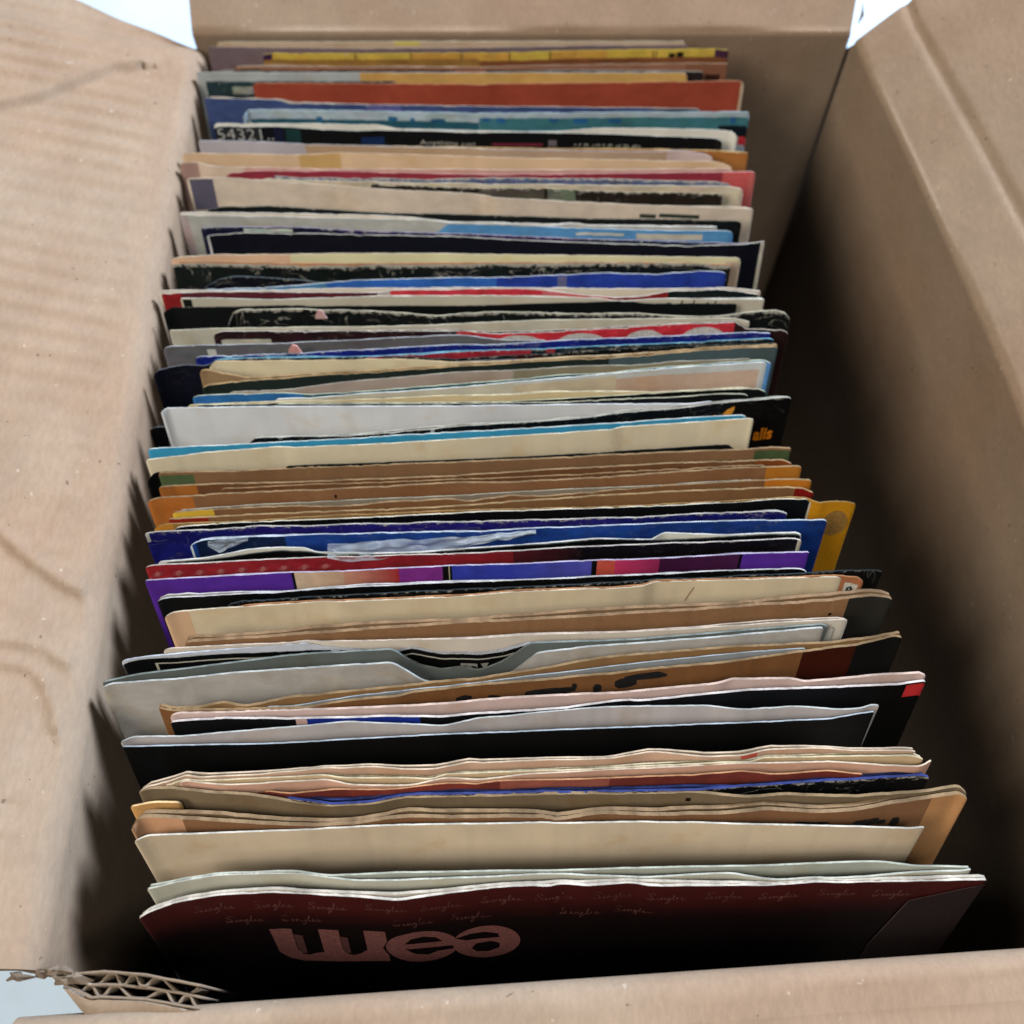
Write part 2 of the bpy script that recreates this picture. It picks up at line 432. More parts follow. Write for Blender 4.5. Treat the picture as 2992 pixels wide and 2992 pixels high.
# ------------------------------------------------------------------ record sleeves
SLEEVES = [
 dict(label='pale cream paper sleeve at the very back, against the rear wall of the box', kind='paper', col=(0.5508, 0.409, 0.2826), edge=(0.515, 0.4445, 0.318), wear=0.12, th=0.38, r=1, dz=0, pat=[(-39.97, -31.4, 0, 1.3, (0.632, 0.5129, 0.1138))], top=[(-100.35, 305.89), (-67.03, 305.72), (-34.56, 306.13), (-11.16, 306.13), (21.34, 306.13), (58.72, 306.13)]),
 dict(label='mauve grey sleeve behind the yellow one', kind='card', col=(0.1712, 0.1209, 0.1311), edge=(0.2831, 0.2066, 0.174), wear=0.12, th=0.38, r=1, dz=0, pat=[], top=[(-103.06, 303.28), (-85.13, 303.11), (-53.24, 302.3), (-11.11, 302.79), (21.27, 303.93), (59.65, 304.25)]),
 dict(label='bright yellow sleeve with purple corners, near the rear wall', kind='card', col=(0.6026, 0.4163, 0.0679), edge=(0.4558, 0.3272, 0.0594), wear=0.3, th=0.38, r=1, dz=0, pat=[(-84.05, -80.9, 0, 75, (0.0516, 0.0177, 0.0612)), (68.64, 73.46, 0, 75, (0.0617, 0.0211, 0.0492)), (-34.01, -11.08, 0, 75, (0.593, 0.309, 0.0592)), (-11.08, -0.97, 0, 75, (0.6097, 0.3294, 0.0617)), (13.12, 31.98, 0, 75, (0.5939, 0.3187, 0.061)), (-53.07, -52.64, 0, 75, (0.0347, 0.0227, 0.0072)), (-34.38, -34.01, 0, 75, (0.0347, 0.0227, 0.0072)), (-17.25, -16.88, 0, 75, (0.0347, 0.0227, 0.0072)), (-1.03, -0.6, 0, 75, (0.0347, 0.0227, 0.0072)), (12.64, 13.07, 0, 75, (0.0347, 0.0227, 0.0072)), (47.55, 48.1, 0.48, 2.84, (0.1762, 0.1195, 0.0253)), (48.63, 49.18, 0.49, 2.85, (0.1762, 0.1195, 0.0253)), (53.13, 55.37, 1.2, 2.89, (0.0076, 0.0067, 0.0047)), (55.8, 58.17, 0.9, 2.7, (0.0076, 0.0067, 0.0047)), (-84.38, -11.17, 1.93, 4.41, (0.3014, 0.1543, 0.0394)), (-11.13, 74.25, 2.56, 5.41, (0.2083, 0.0755, 0.0287))], top=[(-84.05, 299.39), (-80.48, 300.12), (-53.07, 299.96), (-34.28, 300.04), (-11.08, 300.36), (-10.84, 300.2), (37.37, 301.9), (68.64, 302.22), (73.35, 301.9)], back=None),  # brown bands low on the yellow are shade painted into the colour
 dict(label='reddish brown sleeve showing its right corner between the yellow and gold sleeves', kind='card', col=(0.3006, 0.1372, 0.0854), edge=(0.3754, 0.2625, 0.174), wear=0.12, th=0.38, r=1, dz=0, pat=[(58.36, 72.34, 0, 75, (0.2433, 0.1031, 0.0583)), (65.23, 70.09, 3.56, 5.68, (0.0339, 0.0133, 0.0084)), (-90.5, -84.33, 0.77, 1.94, (0.0548, 0.0898, 0.0548)), (-78.85, -75.8, 0.99, 2.02, (0.4023, 0.0853, 0.0853))], top=[(-92.48, 293.17), (-79.76, 293.57), (-10.97, 293.17), (-10.74, 293.17), (37.0, 294.68), (58.36, 295.08), (72.34, 295.08)]),
 dict(label='dark sleeve with a short black corner showing beside the gold one', kind='card', col=(0.0217, 0.0157, 0.0157), edge=(0.3754, 0.3272, 0.2429), wear=0.12, th=0.38, r=1, dz=-1, pat=[], top=[(-98.01, 292.86), (-10.99, 292.86), (-10.76, 292.86), (21.01, 292.86), (57.77, 292.47), (64.04, 292.23)]),
 dict(label='sleeve half pale grey and half gold, in front of the yellow one', kind='card', col=(0.4281, 0.4505, 0.4505), edge=(0.4558, 0.4279, 0.3754), wear=0.12, th=0.38, r=1, dz=0, pat=[(-50.68, -10.92, 0, 75, (0.6122, 0.3507, 0.1068)), (-10.92, 58.59, 0, 75, (0.6132, 0.3613, 0.111))], top=[(-105.33, 290.81), (-76.24, 290.5), (-50.78, 290.42), (-10.92, 290.42), (-10.7, 290.42), (36.78, 290.42), (57.73, 290.57), (58.48, 290.02)]),
 dict(label='dark teal sleeve with torn pale edge at the left of the orange one', kind='card', col=(0.0178, 0.0381, 0.0432), edge=(0.0234, 0.0451, 0.0451), wear=0.5, th=0.38, r=1, dz=0, pat=[(-92.77, -85.9, 1.39, 3.86, (0.3207, 0.3299, 0.3027))], top=[(-101.47, 283.5), (-98.72, 284.43), (-92.51, 285.2), (-85.76, 285.97), (-38.87, 285.82), (-35.87, 285.52, -3), (9.56, 286.61, -5), (58.0, 288.2, -6)]),
 dict(label='pale greyish teal sleeve peeping out left of the orange one', kind='card', col=(0.323, 0.3514, 0.3323), edge=(0.515, 0.4445, 0.318), wear=0.12, th=0.38, r=1, dz=-3, pat=[(-102.61, -86.71, 1.64, 2.55, (0.0624, 0.1272, 0.1434))], top=[(-102.27, 286.11), (-93.82, 285.64), (-85.84, 285.49), (-39.17, 285.8), (-36.17, 285.5, -3), (9.41, 284.56, -5), (58.0, 284.12, -6)]),
 dict(label='plain burnt orange sleeve', kind='card', col=(0.3331, 0.0609, 0.0328), edge=(0.4558, 0.2066, 0.1071), wear=0.15, th=0.38, r=1, dz=0, pat=[(75.84, 77.06, 0, 75, (0.6381, 0.4452, 0.2798))], top=[(-85.81, 285.51), (-67.25, 285.2), (-38.82, 284.97), (-10.84, 284.81), (-10.61, 284.81), (58.16, 286.05), (76.95, 286.44)]),
 dict(label='steel blue sleeve with a cream worn left edge, in front of the orange one', kind='card', col=(0.0502, 0.0789, 0.2044), edge=(0.4558, 0.3754, 0.2831), wear=0.35, th=0.38, r=1, dz=0, pat=[(-47.63, -36.2, 0, 75, (0.1157, 0.1157, 0.294)), (46.26, 61.49, 0, 75, (0.0544, 0.0738, 0.1247))], top=[(-100.84, 278.31), (-93.12, 277.85), (-77.96, 277.4), (-74.79, 276.94), (-73.54, 275.89), (-53.87, 275.36), (-10.68, 274.24), (-10.45, 274.24), (35.92, 273.64), (61.23, 273.04)]),
 dict(label='pale blue and teal sleeve behind the black one with white numerals', kind='card', col=(0.4244, 0.5175, 0.5693), edge=(0.3754, 0.4558, 0.4731), wear=0.3, th=0.38, r=1, dz=0, pat=[(-85.21, -10.75, 2.91, 5.47, (0.0202, 0.094, 0.1332)), (-10.66, 78.08, 1.67, 6.0, (0.0514, 0.1785, 0.213)), (-63.74, -61.86, 2.09, 3.65, (0.0216, 0.1158, 0.2458)), (-40.31, -37.31, 1.63, 3.14, (0.0216, 0.1158, 0.2458)), (-33.07, -31.58, 2.0, 3.02, (0.0216, 0.1158, 0.2458)), (-26.33, -21.73, 2.11, 3.59, (0.0176, 0.0901, 0.186)), (-9.63, -7.06, 1.52, 2.85, (0.0223, 0.1165, 0.29)), (-4.97, -2.13, 1.56, 3.16, (0.0223, 0.1165, 0.29)), (12.11, 15.0, 1.7, 3.04, (0.0223, 0.1165, 0.29)), (19.89, 24.64, 2.03, 3.63, (0.0223, 0.1165, 0.29)), (31.3, 35.56, 2.08, 3.68, (0.0223, 0.1165, 0.29)), (71.17, 72.79, 1.74, 3.85, (0.0223, 0.1165, 0.29)), (67.4, 77.9, 4.46, 8.13, (0.0031, 0.0076, 0.0116)), (74.48, 77.16, 8.12, 10.84, (0.6379, 0.0383, 0.0536))], top=[(-87.32, 269.03), (-86.87, 272.89), (-58.81, 272.44), (-10.63, 270.95), (-10.41, 270.95), (20.32, 271.32), (56.46, 271.55), (77.12, 271.7)]),
 dict(label='black sleeve printed with white numerals at its top left corner', kind='card', col=(0.0035, 0.0039, 0.0049), edge=(0.515, 0.4848, 0.4011), wear=0.25, th=0.38, r=1, dz=0, pat=[(-94.88, -80.53, 0.41, 4.68, (0.0206, 0.0223, 0.024)), (-76.66, -73.61, 0.55, 5.79, (0.0073, 0.009, 0.0304)), (-72.8, -68.09, 0.48, 5.45, (0.0091, 0.0376, 0.0376)), (-48.55, -41.11, 2.17, 4.86, (0.009, 0.0268, 0.0963)), (-6.47, 9.96, 3.59, 4.44, (0.1679, 0.0227, 0.0408)), (11.71, 14.33, 2.42, 4.3, (0.1812, 0.1509, 0.1812)), (65.1, 67.14, 0, 75, (0.0087, 0.0087, 0.0087))], text=[('54321..', (-94.99, -76.95, 0.63, 4.31), (0.5203, 0.5203, 0.4909), 'thin'), ('Anything can', (-29.62, -11.91, 3.03, 4.83), (0.632, 0.5987, 0.5354), 'thin')], ticks=[((19.7, 41.66, 3.31, 4.0), (0.3479, 0.3364, 0.2929), 17)], top=[(-95.72, 265.06), (-73.5, 264.77), (-52.92, 263.03), (-37.63, 263.17), (-10.49, 262.23), (-10.27, 262.23), (14.96, 262.01), (40.35, 261.0), (64.61, 259.56), (67.04, 258.41)], back=[(-95.98, 266.23), (-63.4, 266.09), (-43.41, 265.79), (-36.64, 263.75), (-10.5, 262.88), (9.88, 262.45), (16.0, 262.74), (26.23, 263.9), (45.64, 264.04), (65.97, 263.17), (71.49, 262.23), (72.03, 259.7)], bcol=(0.777, 0.739, 0.6491), bedge=(0.515, 0.4848, 0.4011)),
 dict(label='golden brown sleeve with only its right corner in view, behind the pale lilac one', kind='card', col=(0.4206, 0.1661, 0.0441), edge=(0.4279, 0.2831, 0.1189), wear=0.12, th=0.38, r=1, dz=-1, pat=[], top=[(-72.97, 257.96), (-10.43, 256.24), (-10.21, 256.24), (35.09, 255.67), (63.36, 255.11), (74.99, 254.26)]),
 dict(label='pale lilac grey inner sleeve with a torn right corner', kind='paper', col=(0.4909, 0.4488, 0.4766), edge=(0.3754, 0.3654, 0.3754), wear=0.12, th=0.38, r=1, dz=0, pat=[(-65.57, -10.38, 0, 75, (0.5203, 0.3479, 0.2169)), (-10.38, 48.98, 0, 75, (0.5203, 0.3596, 0.2437)), (48.98, 63.66, 0, 75, (0.6491, 0.4909, 0.4625))], top=[(-99.76, 258.41), (-82.92, 258.2), (-66.08, 256.77), (-10.38, 254.85), (-10.16, 254.57), (44.94, 253.44), (53.53, 254.07), (62.39, 251.89), (63.16, 249.44)]),
 dict(label='peach beige paper sleeve with a dark ink spot on its edge', kind='paper', col=(0.777, 0.5354, 0.3364), edge=(0.515, 0.3855, 0.2625), wear=0.12, th=0.38, r=1, dz=0, pat=[(-67.13, -54.17, 0, 75, (0.6842, 0.422, 0.1692)), (-28.13, -26.56, 0, 0, (0.0167, 0.0135, 0.0107))], top=[(-104.11, 252.45), (-100.36, 252.87), (-67.13, 252.1), (-54.17, 253.15), (-10.33, 251.33), (-10.11, 251.05), (39.69, 249.79), (64.63, 249.09), (68.95, 246.45)]),
 dict(label='off white sleeve with a mauve left corner and pink tint', kind='card', col=(0.6938, 0.5273, 0.4027), edge=(0.5089, 0.4064, 0.318), wear=0.12, th=0.38, r=1, dz=0, pat=[(-104.46, -98.47, 0, 75, (0.4321, 0.2673, 0.2223)), (-83.52, -10.24, 0, 75, (0.6981, 0.3747, 0.3112)), (-10.24, 69.26, 0, 75, (0.6992, 0.3835, 0.336))], top=[(-104.46, 248.25), (-98.53, 248.95), (-94.55, 247.28), (-87.52, 246.87), (-56.57, 245.9), (-10.24, 245.83), (-10.03, 245.56), (39.45, 245.62), (67.33, 246.18), (69.26, 245.62)]),
 dict(label='rose red sleeve with a wide coral right border', kind='card', col=(0.3314, 0.0371, 0.0592), edge=(0.515, 0.2831, 0.2429), wear=0.25, th=0.38, r=1, dz=0, pat=[(65.68, 76.13, 0, 75, (0.673, 0.1198, 0.1198)), (74.14, 76.13, 0, 75, (0.6775, 0.1666, 0.1513))], top=[(-89.11, 243.84), (-81.33, 245.07), (-51.53, 245.0), (-10.21, 243.49), (-9.99, 243.43), (34.4, 244.11), (65.68, 244.52), (76.03, 244.87)], back=None),
 dict(label='slate blue sleeve with frayed top, a thin strip in front of the rose one', kind='card', col=(0.1028, 0.1365, 0.2595), edge=(0.3754, 0.3272, 0.2625), wear=0.8, th=0.38, r=1, dz=0, pat=[], top=[(-74.03, 241.99), (-41.41, 241.92), (-26.56, 241.24), (-10.19, 242.06), (-9.97, 241.85), (-7.22, 242.19), (24.4, 241.79), (63.8, 240.43), (67.34, 238.94)], back=None),
 dict(label='cream sleeve with bare right corner beside the coral border', kind='card', col=(0.6821, 0.5692, 0.4268), edge=(0.5337, 0.4558, 0.3365), wear=0.3, th=0.38, r=1, dz=0, pat=[], top=[(-78.2, 241.65), (-62.57, 240.97), (-42.31, 240.49), (-26.51, 239.81), (-10.15, 239.75), (-9.93, 239.48), (19.38, 239.14), (67.05, 238.46), (71.57, 237.59)]),
 dict(label='dark brown sleeve with frayed pale edge and a grey green patch', kind='card', col=(0.018, 0.0126, 0.0086), edge=(0.4279, 0.3507, 0.2243), wear=0.7, th=0.38, r=1, dz=0, pat=[(-10.12, 10.01, 0, 75, (0.0949, 0.0788, 0.0648)), (10.99, 19.62, 0, 75, (0.1326, 0.1604, 0.1177))], top=[(-74.0, 240.76, -6), (-58.4, 240.23, -5), (-45.8, 240.19, -3), (-42.8, 240.49), (-39.76, 239.14), (-10.12, 237.99), (-9.91, 237.86), (10.5, 237.72), (38.89, 236.11), (64.88, 235.44)]),
 dict(label='cream sleeve with a grey mauve block in its left corner', kind='card', col=(0.6826, 0.5697, 0.4601), edge=(0.515, 0.417, 0.3046), wear=0.12, th=0.38, r=1, dz=0, pat=[(-100.14, -92.95, 0.25, 10.61, (0.118, 0.1086, 0.156)), (39.17, 44.17, 2.87, 4.2, (0.0349, 0.0473, 0.0372)), (45.09, 57.41, 2.58, 3.86, (0.0349, 0.0473, 0.0372))], top=[(-101.07, 241.65), (-90.87, 242.26), (-70.92, 240.56), (-38.66, 237.12), (-10.08, 235.31), (-4.82, 233.57), (19.53, 231.98), (43.77, 230.4), (73.54, 229.15)]),
 dict(label='black sleeve with a cream frayed left end, in front of the mauve block', kind='card', col=(0.0061, 0.0077, 0.0081), edge=(0.1189, 0.1141, 0.084), wear=0.35, th=0.38, r=1, dz=0, pat=[(62.66, 69.63, 0.37, 0.47, (0.0054, 0.0149, 0.0135))], top=[(-93.3, 228.3), (-88.11, 230.0), (-72.12, 230.26), (-45.73, 227.77), (-15.13, 226.73), (-4.77, 226.4), (24.15, 225.11), (51.09, 224.78), (69.55, 224.07)]),
 dict(label='white sleeve with a cut away right half', kind='card', col=(0.4781, 0.4781, 0.4435), edge=(0.5592, 0.5212, 0.4501), wear=0.2, th=0.38, r=1, dz=0.3, pat=[(-100.57, -98.06, 0, 75, (0.4675, 0.3694, 0.3694))], top=[(-100.57, 226.43), (-74.46, 225.78), (-57.05, 225.14), (-28.15, 224.49), (-20.13, 223.46), (-19.4, 221.27), (-4.72, 221.27), (9.64, 222.17), (20.2, 222.81), (22.09, 221.91), (61.8, 221.46)], back=[(-100.81, 227.34), (-89.1, 227.15), (-64.95, 227.08), (-57.18, 226.56), (-40.76, 226.17), (-28.17, 225.01), (-26.19, 223.58), (-4.73, 221.66), (9.65, 222.43), (61.83, 221.78)], bcol=(0.777, 0.6842, 0.5508), bedge=(0.5592, 0.5212, 0.4501)),
 dict(label='sky blue sleeve with a folded white triangle', kind='card', col=(0.1068, 0.3147, 0.6094), edge=(0.4279, 0.4558, 0.4558), wear=0.25, th=0.38, r=1, dz=0, pat=[(37.47, 57.35, 1.2, 3.08, (0.5756, 0.5364, 0.4527)), (19.27, 33.71, 1.35, 2.13, (0.6578, 0.6291, 0.5236))], top=[(-74.0, 223.31, -6), (-46.73, 222.68, -5), (-22.46, 222.55, -3), (-19.46, 222.85), (-15.04, 222.72), (-4.74, 222.59), (20.17, 221.3), (43.09, 220.28), (66.61, 220.22)]),
 dict(label='navy sleeve with purple flecked worn edge', kind='card', col=(0.0083, 0.0102, 0.0352), edge=(0.309, 0.2665, 0.3272), wear=0.55, th=0.38, r=1, dz=0, pat=[(-80.86, -66.12, 0.49, 1.57, (0.4851, 0.5472, 0.5093)), (-52.41, -4.69, 0, 75, (0.0265, 0.0155, 0.087)), (-4.71, 20.04, 0, 75, (0.0409, 0.0209, 0.0972)), (20.04, 70.77, 0, 75, (0.0221, 0.0314, 0.0719))], top=[(-93.76, 221.5), (-78.86, 221.82), (-63.01, 221.5), (-50.0, 220.54), (-14.95, 218.94), (-4.71, 218.56), (19.09, 217.11), (42.82, 216.16), (66.47, 215.21), (70.77, 214.59)]),
 dict(label='blue black sleeve with a white border down its right edge', kind='card', col=(0.0036, 0.004, 0.0102), edge=(0.5089, 0.4615, 0.3754), wear=0.3, th=0.38, r=1, dz=0, pat=[(74.25, 75.52, 0, 75, (0.6215, 0.5669, 0.4572)), (-91.27, -90.57, 0, 75, (0.5821, 0.5821, 0.6234))], top=[(-91.27, 218.12), (-82.38, 219.39), (-59.42, 218.94), (-14.93, 217.86), (-4.7, 216.85), (28.52, 215.15), (52.16, 214.21), (69.28, 214.84), (75.42, 216.28)]),
 dict(label='greenish cream sleeve with peach left end and dark red mark on its right corner', kind='paper', col=(0.7965, 0.739, 0.4488), edge=(0.515, 0.4279, 0.3046), wear=0.12, th=0.38, r=1, dz=0.4, pat=[(-100.8, -65.63, 0, 75, (0.8, 0.5099, 0.3409)), (64.72, 67.08, 4.98, 8.73, (0.1619, 0.0084, 0.0084)), (63.15, 70.48, 1.28, 19.9, (0.632, 0.4766, 0.3479))], top=[(-100.8, 209.24), (-86.78, 210.42), (-65.63, 210.48), (-53.9, 210.79), (-14.75, 210.79), (-4.64, 210.48), (32.95, 209.86), (67.65, 209.18)]),
 dict(label='brown edged thin sleeve directly behind the cracked black one', kind='card', col=(0.5488, 0.2805, 0.1505), edge=(0.4279, 0.2429, 0.1189), wear=0.12, th=0.38, r=1, dz=0, pat=[], top=[(-98.34, 208.38), (-72.46, 207.76), (-53.67, 207.39), (-14.69, 207.64), (-4.63, 207.82), (32.89, 208.01), (64.69, 207.03)]),
 dict(label='greenish black sleeve with white cracks along its top edge', kind='card', col=(0.0071, 0.0109, 0.0098), edge=(0.2066, 0.1931, 0.1393), wear=1.0, th=0.38, r=1, dz=0, pat=[], top=[(-99.82, 207.03), (-95.84, 207.39), (-77.03, 206.84), (-58.26, 206.29), (-53.6, 206.54), (-14.67, 206.78), (-4.62, 207.09), (18.8, 207.39), (51.6, 207.39), (64.32, 206.17)]),
 dict(label='black sleeve with a curved pale crease, tucked behind the bright blue one', kind='card', col=(0.0045, 0.0059, 0.0083), edge=(0.0962, 0.1094, 0.1141), wear=0.5, th=0.38, r=1, dz=-0.5, pat=[], top=[(-90.35, 197.69), (-85.83, 201.76), (-81.33, 202.97), (-62.57, 201.76), (-54.52, 200.08), (-34.61, 200.68), (-31.61, 200.38, -3), (11.7, 202.16, -5), (58.0, 204.44, -6)]),
 dict(label='bright blue sleeve with a white worn edge on its right side', kind='card', col=(0.0248, 0.0586, 0.4), edge=(0.4615, 0.4731, 0.4731), wear=0.35, th=0.38, r=1, dz=0, pat=[(-89.7, -53.96, 0, 75, (0.0927, 0.2644, 0.4685)), (-53.96, -4.57, 0, 75, (0.0372, 0.1565, 0.5639)), (13.33, 16.04, 0.34, 4.19, (0.1513, 0.1513, 0.2985))], top=[(-89.7, 197.26), (-75.97, 198.09), (-62.21, 198.98), (-53.96, 199.88), (-45.25, 201.08), (-14.56, 201.98), (-4.59, 201.98), (9.36, 202.83), (28.01, 203.8), (41.95, 203.19), (53.7, 204.52), (62.79, 204.04)]),
 dict(label='white edged sleeve with a red left corner and bright red centre', kind='card', col=(0.1192, 0.0218, 0.0321), edge=(0.5592, 0.4968, 0.4279), wear=0.35, th=0.38, r=1, dz=0, pat=[(-101.47, -95.48, 0, 75, (0.2891, 0.017, 0.0214)), (-38.92, -35.28, 0, 75, (0.5732, 0.5089, 0.4502)), (-35.28, -4.54, 0, 75, (0.6658, 0.0468, 0.067)), (-4.56, 8.82, 0, 75, (0.6658, 0.0468, 0.067)), (8.82, 27.59, 0, 75, (0.6775, 0.1642, 0.1642)), (27.59, 45.22, 0, 75, (0.3294, 0.0195, 0.0233)), (45.22, 71.39, 0, 75, (0.0056, 0.0109, 0.0098))], top=[(-101.47, 195.95), (-95.11, 196.49), (-71.19, 196.72), (-38.92, 196.25), (-34.37, 197.2), (-14.46, 197.67), (-4.56, 197.91), (8.82, 197.61), (23.02, 194.89), (27.59, 194.19), (36.8, 194.83), (45.22, 196.9), (60.02, 197.49), (71.16, 196.07)], back=[(-102.41, 197.2), (-80.46, 197.14), (-57.47, 197.79), (-14.48, 198.33), (9.29, 198.09), (46.2, 197.67), (62.41, 198.33), (72.04, 196.9)], bcol=(0.777, 0.6842, 0.5508), bedge=(0.5592, 0.4968, 0.4279)),
 dict(label='grey white wavy sleeve with pen marks near its right end', kind='paper', col=(0.5825, 0.5354, 0.422), edge=(0.5337, 0.4968, 0.4064), wear=0.2, th=0.38, r=1, dz=0, pat=[(-94.93, -92.35, 0.33, 2.86, (0.0064, 0.0121, 0.0107)), (-86.45, -67.2, 0, 0.08, (0.0395, 0.0759, 0.0759))], ticks=[((44.23, 64.42, 0.28, 2.13), (0.0095, 0.0084, 0.0073), 6)], top=[(-95.54, 194.19), (-86.98, 194.3), (-70.84, 193.66), (-58.06, 194.19), (-38.84, 195.07), (-14.4, 195.25), (-4.54, 195.25), (9.24, 194.83), (24.83, 194.24), (31.21, 193.19), (45.02, 194.19), (61.51, 193.89), (72.7, 193.89)]),
 dict(label='black sleeve with a square left corner below the red corner', kind='card', col=(0.0035, 0.0043, 0.0049), edge=(0.0057, 0.0072, 0.0072), wear=0.1, th=0.38, r=1, dz=0, pat=[], top=[(-99.69, 188.36), (-97.9, 190.85), (-83.32, 191.03), (-75.11, 191.03), (-43.17, 191.32), (-14.31, 191.32), (-4.51, 191.61), (31.2, 193.07), (41.22, 192.19), (64.63, 192.14)], back=None),
 dict(label='black sleeve with rounded corners and a long frayed cream edge', kind='card', col=(0.0046, 0.0066, 0.0062), edge=(0.4968, 0.4501, 0.318), wear=0.9, th=0.38, r=4, dz=-0.3, pat=[], top=[(-81.79, 185.16), (-81.65, 188.84), (-77.37, 190.29), (-61.43, 190.69), (-40.83, 189.82), (-20.25, 188.09), (-14.27, 188.96), (-4.5, 189.36), (13.27, 189.24), (14.62, 188.67), (36.48, 188.96), (50.03, 187.51), (60.08, 188.15), (73.04, 190.06), (77.6, 190.06), (80.17, 188.72)]),
 dict(label='grey cream sleeve with a pale left end, behind the dark maroon one', kind='card', col=(0.6229, 0.5816, 0.47), edge=(0.5089, 0.4558, 0.3365), wear=0.12, th=0.38, r=1, dz=0, pat=[(-96.96, -84.97, 0, 75, (0.5769, 0.5505, 0.4539))], top=[(-96.96, 182.65), (-83.18, 183.27), (-56.19, 183.84), (-33.64, 184.12), (-14.17, 184.98), (-4.47, 185.55), (9.12, 186.24), (43.59, 186.98), (63.54, 186.98), (67.57, 185.72)]),
 dict(label='dark brown sleeve with only its right end showing, behind the scarlet one', kind='card', col=(0.0227, 0.0084, 0.0084), edge=(0.3754, 0.309, 0.2429), wear=0.3, th=0.38, r=3, dz=0, pat=[], top=[(-64.96, 181.52), (-38.02, 181.86), (-14.1, 182.08), (27.07, 182.65), (64.94, 183.04), (78.69, 182.82)]),
 dict(label='sleeve dark maroon at the left and scarlet with white arches at the right', kind='card', col=(0.0248, 0.009, 0.0115), edge=(0.4731, 0.4279, 0.3556), wear=0.45, th=0.38, r=1, dz=0, pat=[(-82.62, -68.46, 2.62, 4.41, (0.5758, 0.5366, 0.4642)), (-15.55, -4.42, 0, 75, (0.6298, 0.0352, 0.0549)), (-4.44, 64.85, 0, 75, (0.6619, 0.0368, 0.0585))], arches=[(-6.26, 9.1, 0.69, 2.83), (11.71, 26.82, 1.02, 3.39), (31.56, 43.72, 1.18, 3.78), (48.21, 61.31, 1.07, 3.99)], top=[(-84.58, 181.41), (-81.69, 182.31), (-56.04, 182.31), (-14.11, 182.53), (-4.44, 181.41), (6.35, 181.91), (27.1, 183.39), (45.23, 184.69), (64.76, 185.66)]),
 dict(label='mid grey sleeve with scuffed left corner, behind the deep blue one', kind='card', col=(0.1303, 0.1303, 0.1409), edge=(0.3754, 0.3754, 0.3754), wear=0.3, th=0.38, r=2, dz=0, pat=[(-85.78, -83.34, 1.34, 4.81, (0.5793, 0.566, 0.5275))], top=[(-97.9, 176.26), (-95.73, 177.21), (-69.03, 177.82), (-37.87, 179.61), (-14.08, 181.12), (-1.73, 179.05), (9.01, 179.27), (12.01, 178.97, -3), (33.51, 178.96, -5), (58.0, 179.45, -6)]),
 dict(label='deep blue sleeve with white scuffed edge', kind='card', col=(0.0104, 0.0199, 0.2289), edge=(0.4064, 0.4279, 0.4848), wear=0.5, th=0.38, r=1, dz=0, pat=[(60.73, 73.13, 0, 75, (0.0154, 0.0219, 0.2376))], top=[(-88.19, 172.52), (-87.13, 173.45), (-71.45, 174.0), (-44.94, 175.65), (-16.87, 177.54), (-4.41, 177.65), (17.97, 179.27), (40.43, 180.45), (62.99, 181.69), (73.13, 181.91)]),
 dict(label='sleeve with a flecked pale blue edge and a red strip, behind a black one', kind='card', col=(0.0055, 0.015, 0.0228), edge=(0.1448, 0.3272, 0.4064), wear=0.6, th=0.38, r=1, dz=0, pat=[(-40.34, 0.36, 0, 75, (0.3848, 0.0246, 0.0436)), (0.38, 5.37, 0, 75, (0.433, 0.0289, 0.0526)), (9.52, 12.06, 0, 75, (0.3967, 0.0272, 0.0509))], top=[(-83.56, 171.75), (-61.08, 172.41), (-40.34, 173.39), (-27.08, 174.22), (-16.8, 175.05), (-4.39, 175.6), (8.97, 176.26), (35.78, 177.65), (60.48, 179.05), (74.1, 179.89)]),
 dict(label='black sleeve with a ragged left end below the red strip', kind='card', col=(0.0044, 0.005, 0.005), edge=(0.0234, 0.029, 0.029), wear=0.6, th=0.38, r=1, dz=0, pat=[(0.38, 8.37, 0, 75, (0.0409, 0.006, 0.0055))], top=[(-74.0, 168.6, -6), (-54.91, 169.89, -5), (-38.82, 171.67, -3), (-35.82, 171.97), (-16.73, 172.74), (0.38, 173.83), (13.71, 174.49), (14.61, 175.05), (27.11, 176.15), (44.99, 176.98), (74.13, 178.21)]),
 dict(label='blue black sleeve with a square left end sticking out beyond the cream ones', kind='card', col=(0.0042, 0.0051, 0.0127), edge=(0.1189, 0.1238, 0.1393), wear=0.35, th=0.38, r=2, dz=-0.5, pat=[], top=[(-99.56, 167.56), (-98.33, 169.18), (-91.11, 170.98), (-84.45, 170.81), (-57.9, 170.6), (-18.16, 171.96), (44.91, 174.98), (71.81, 176.53)]),
 dict(label='cream paper sleeve with a peach rounded left corner', kind='paper', col=(0.8, 0.69, 0.4583), edge=(0.5212, 0.3754, 0.2136), wear=0.12, th=0.38, r=3, dz=0, pat=[], top=[(-84.5, 170.23), (-83.95, 171.31), (-82.69, 171.81), (-62.37, 172.02), (-35.86, 172.57), (-27.0, 172.46), (-16.7, 171.42), (13.66, 172.3), (40.32, 173.94)]),
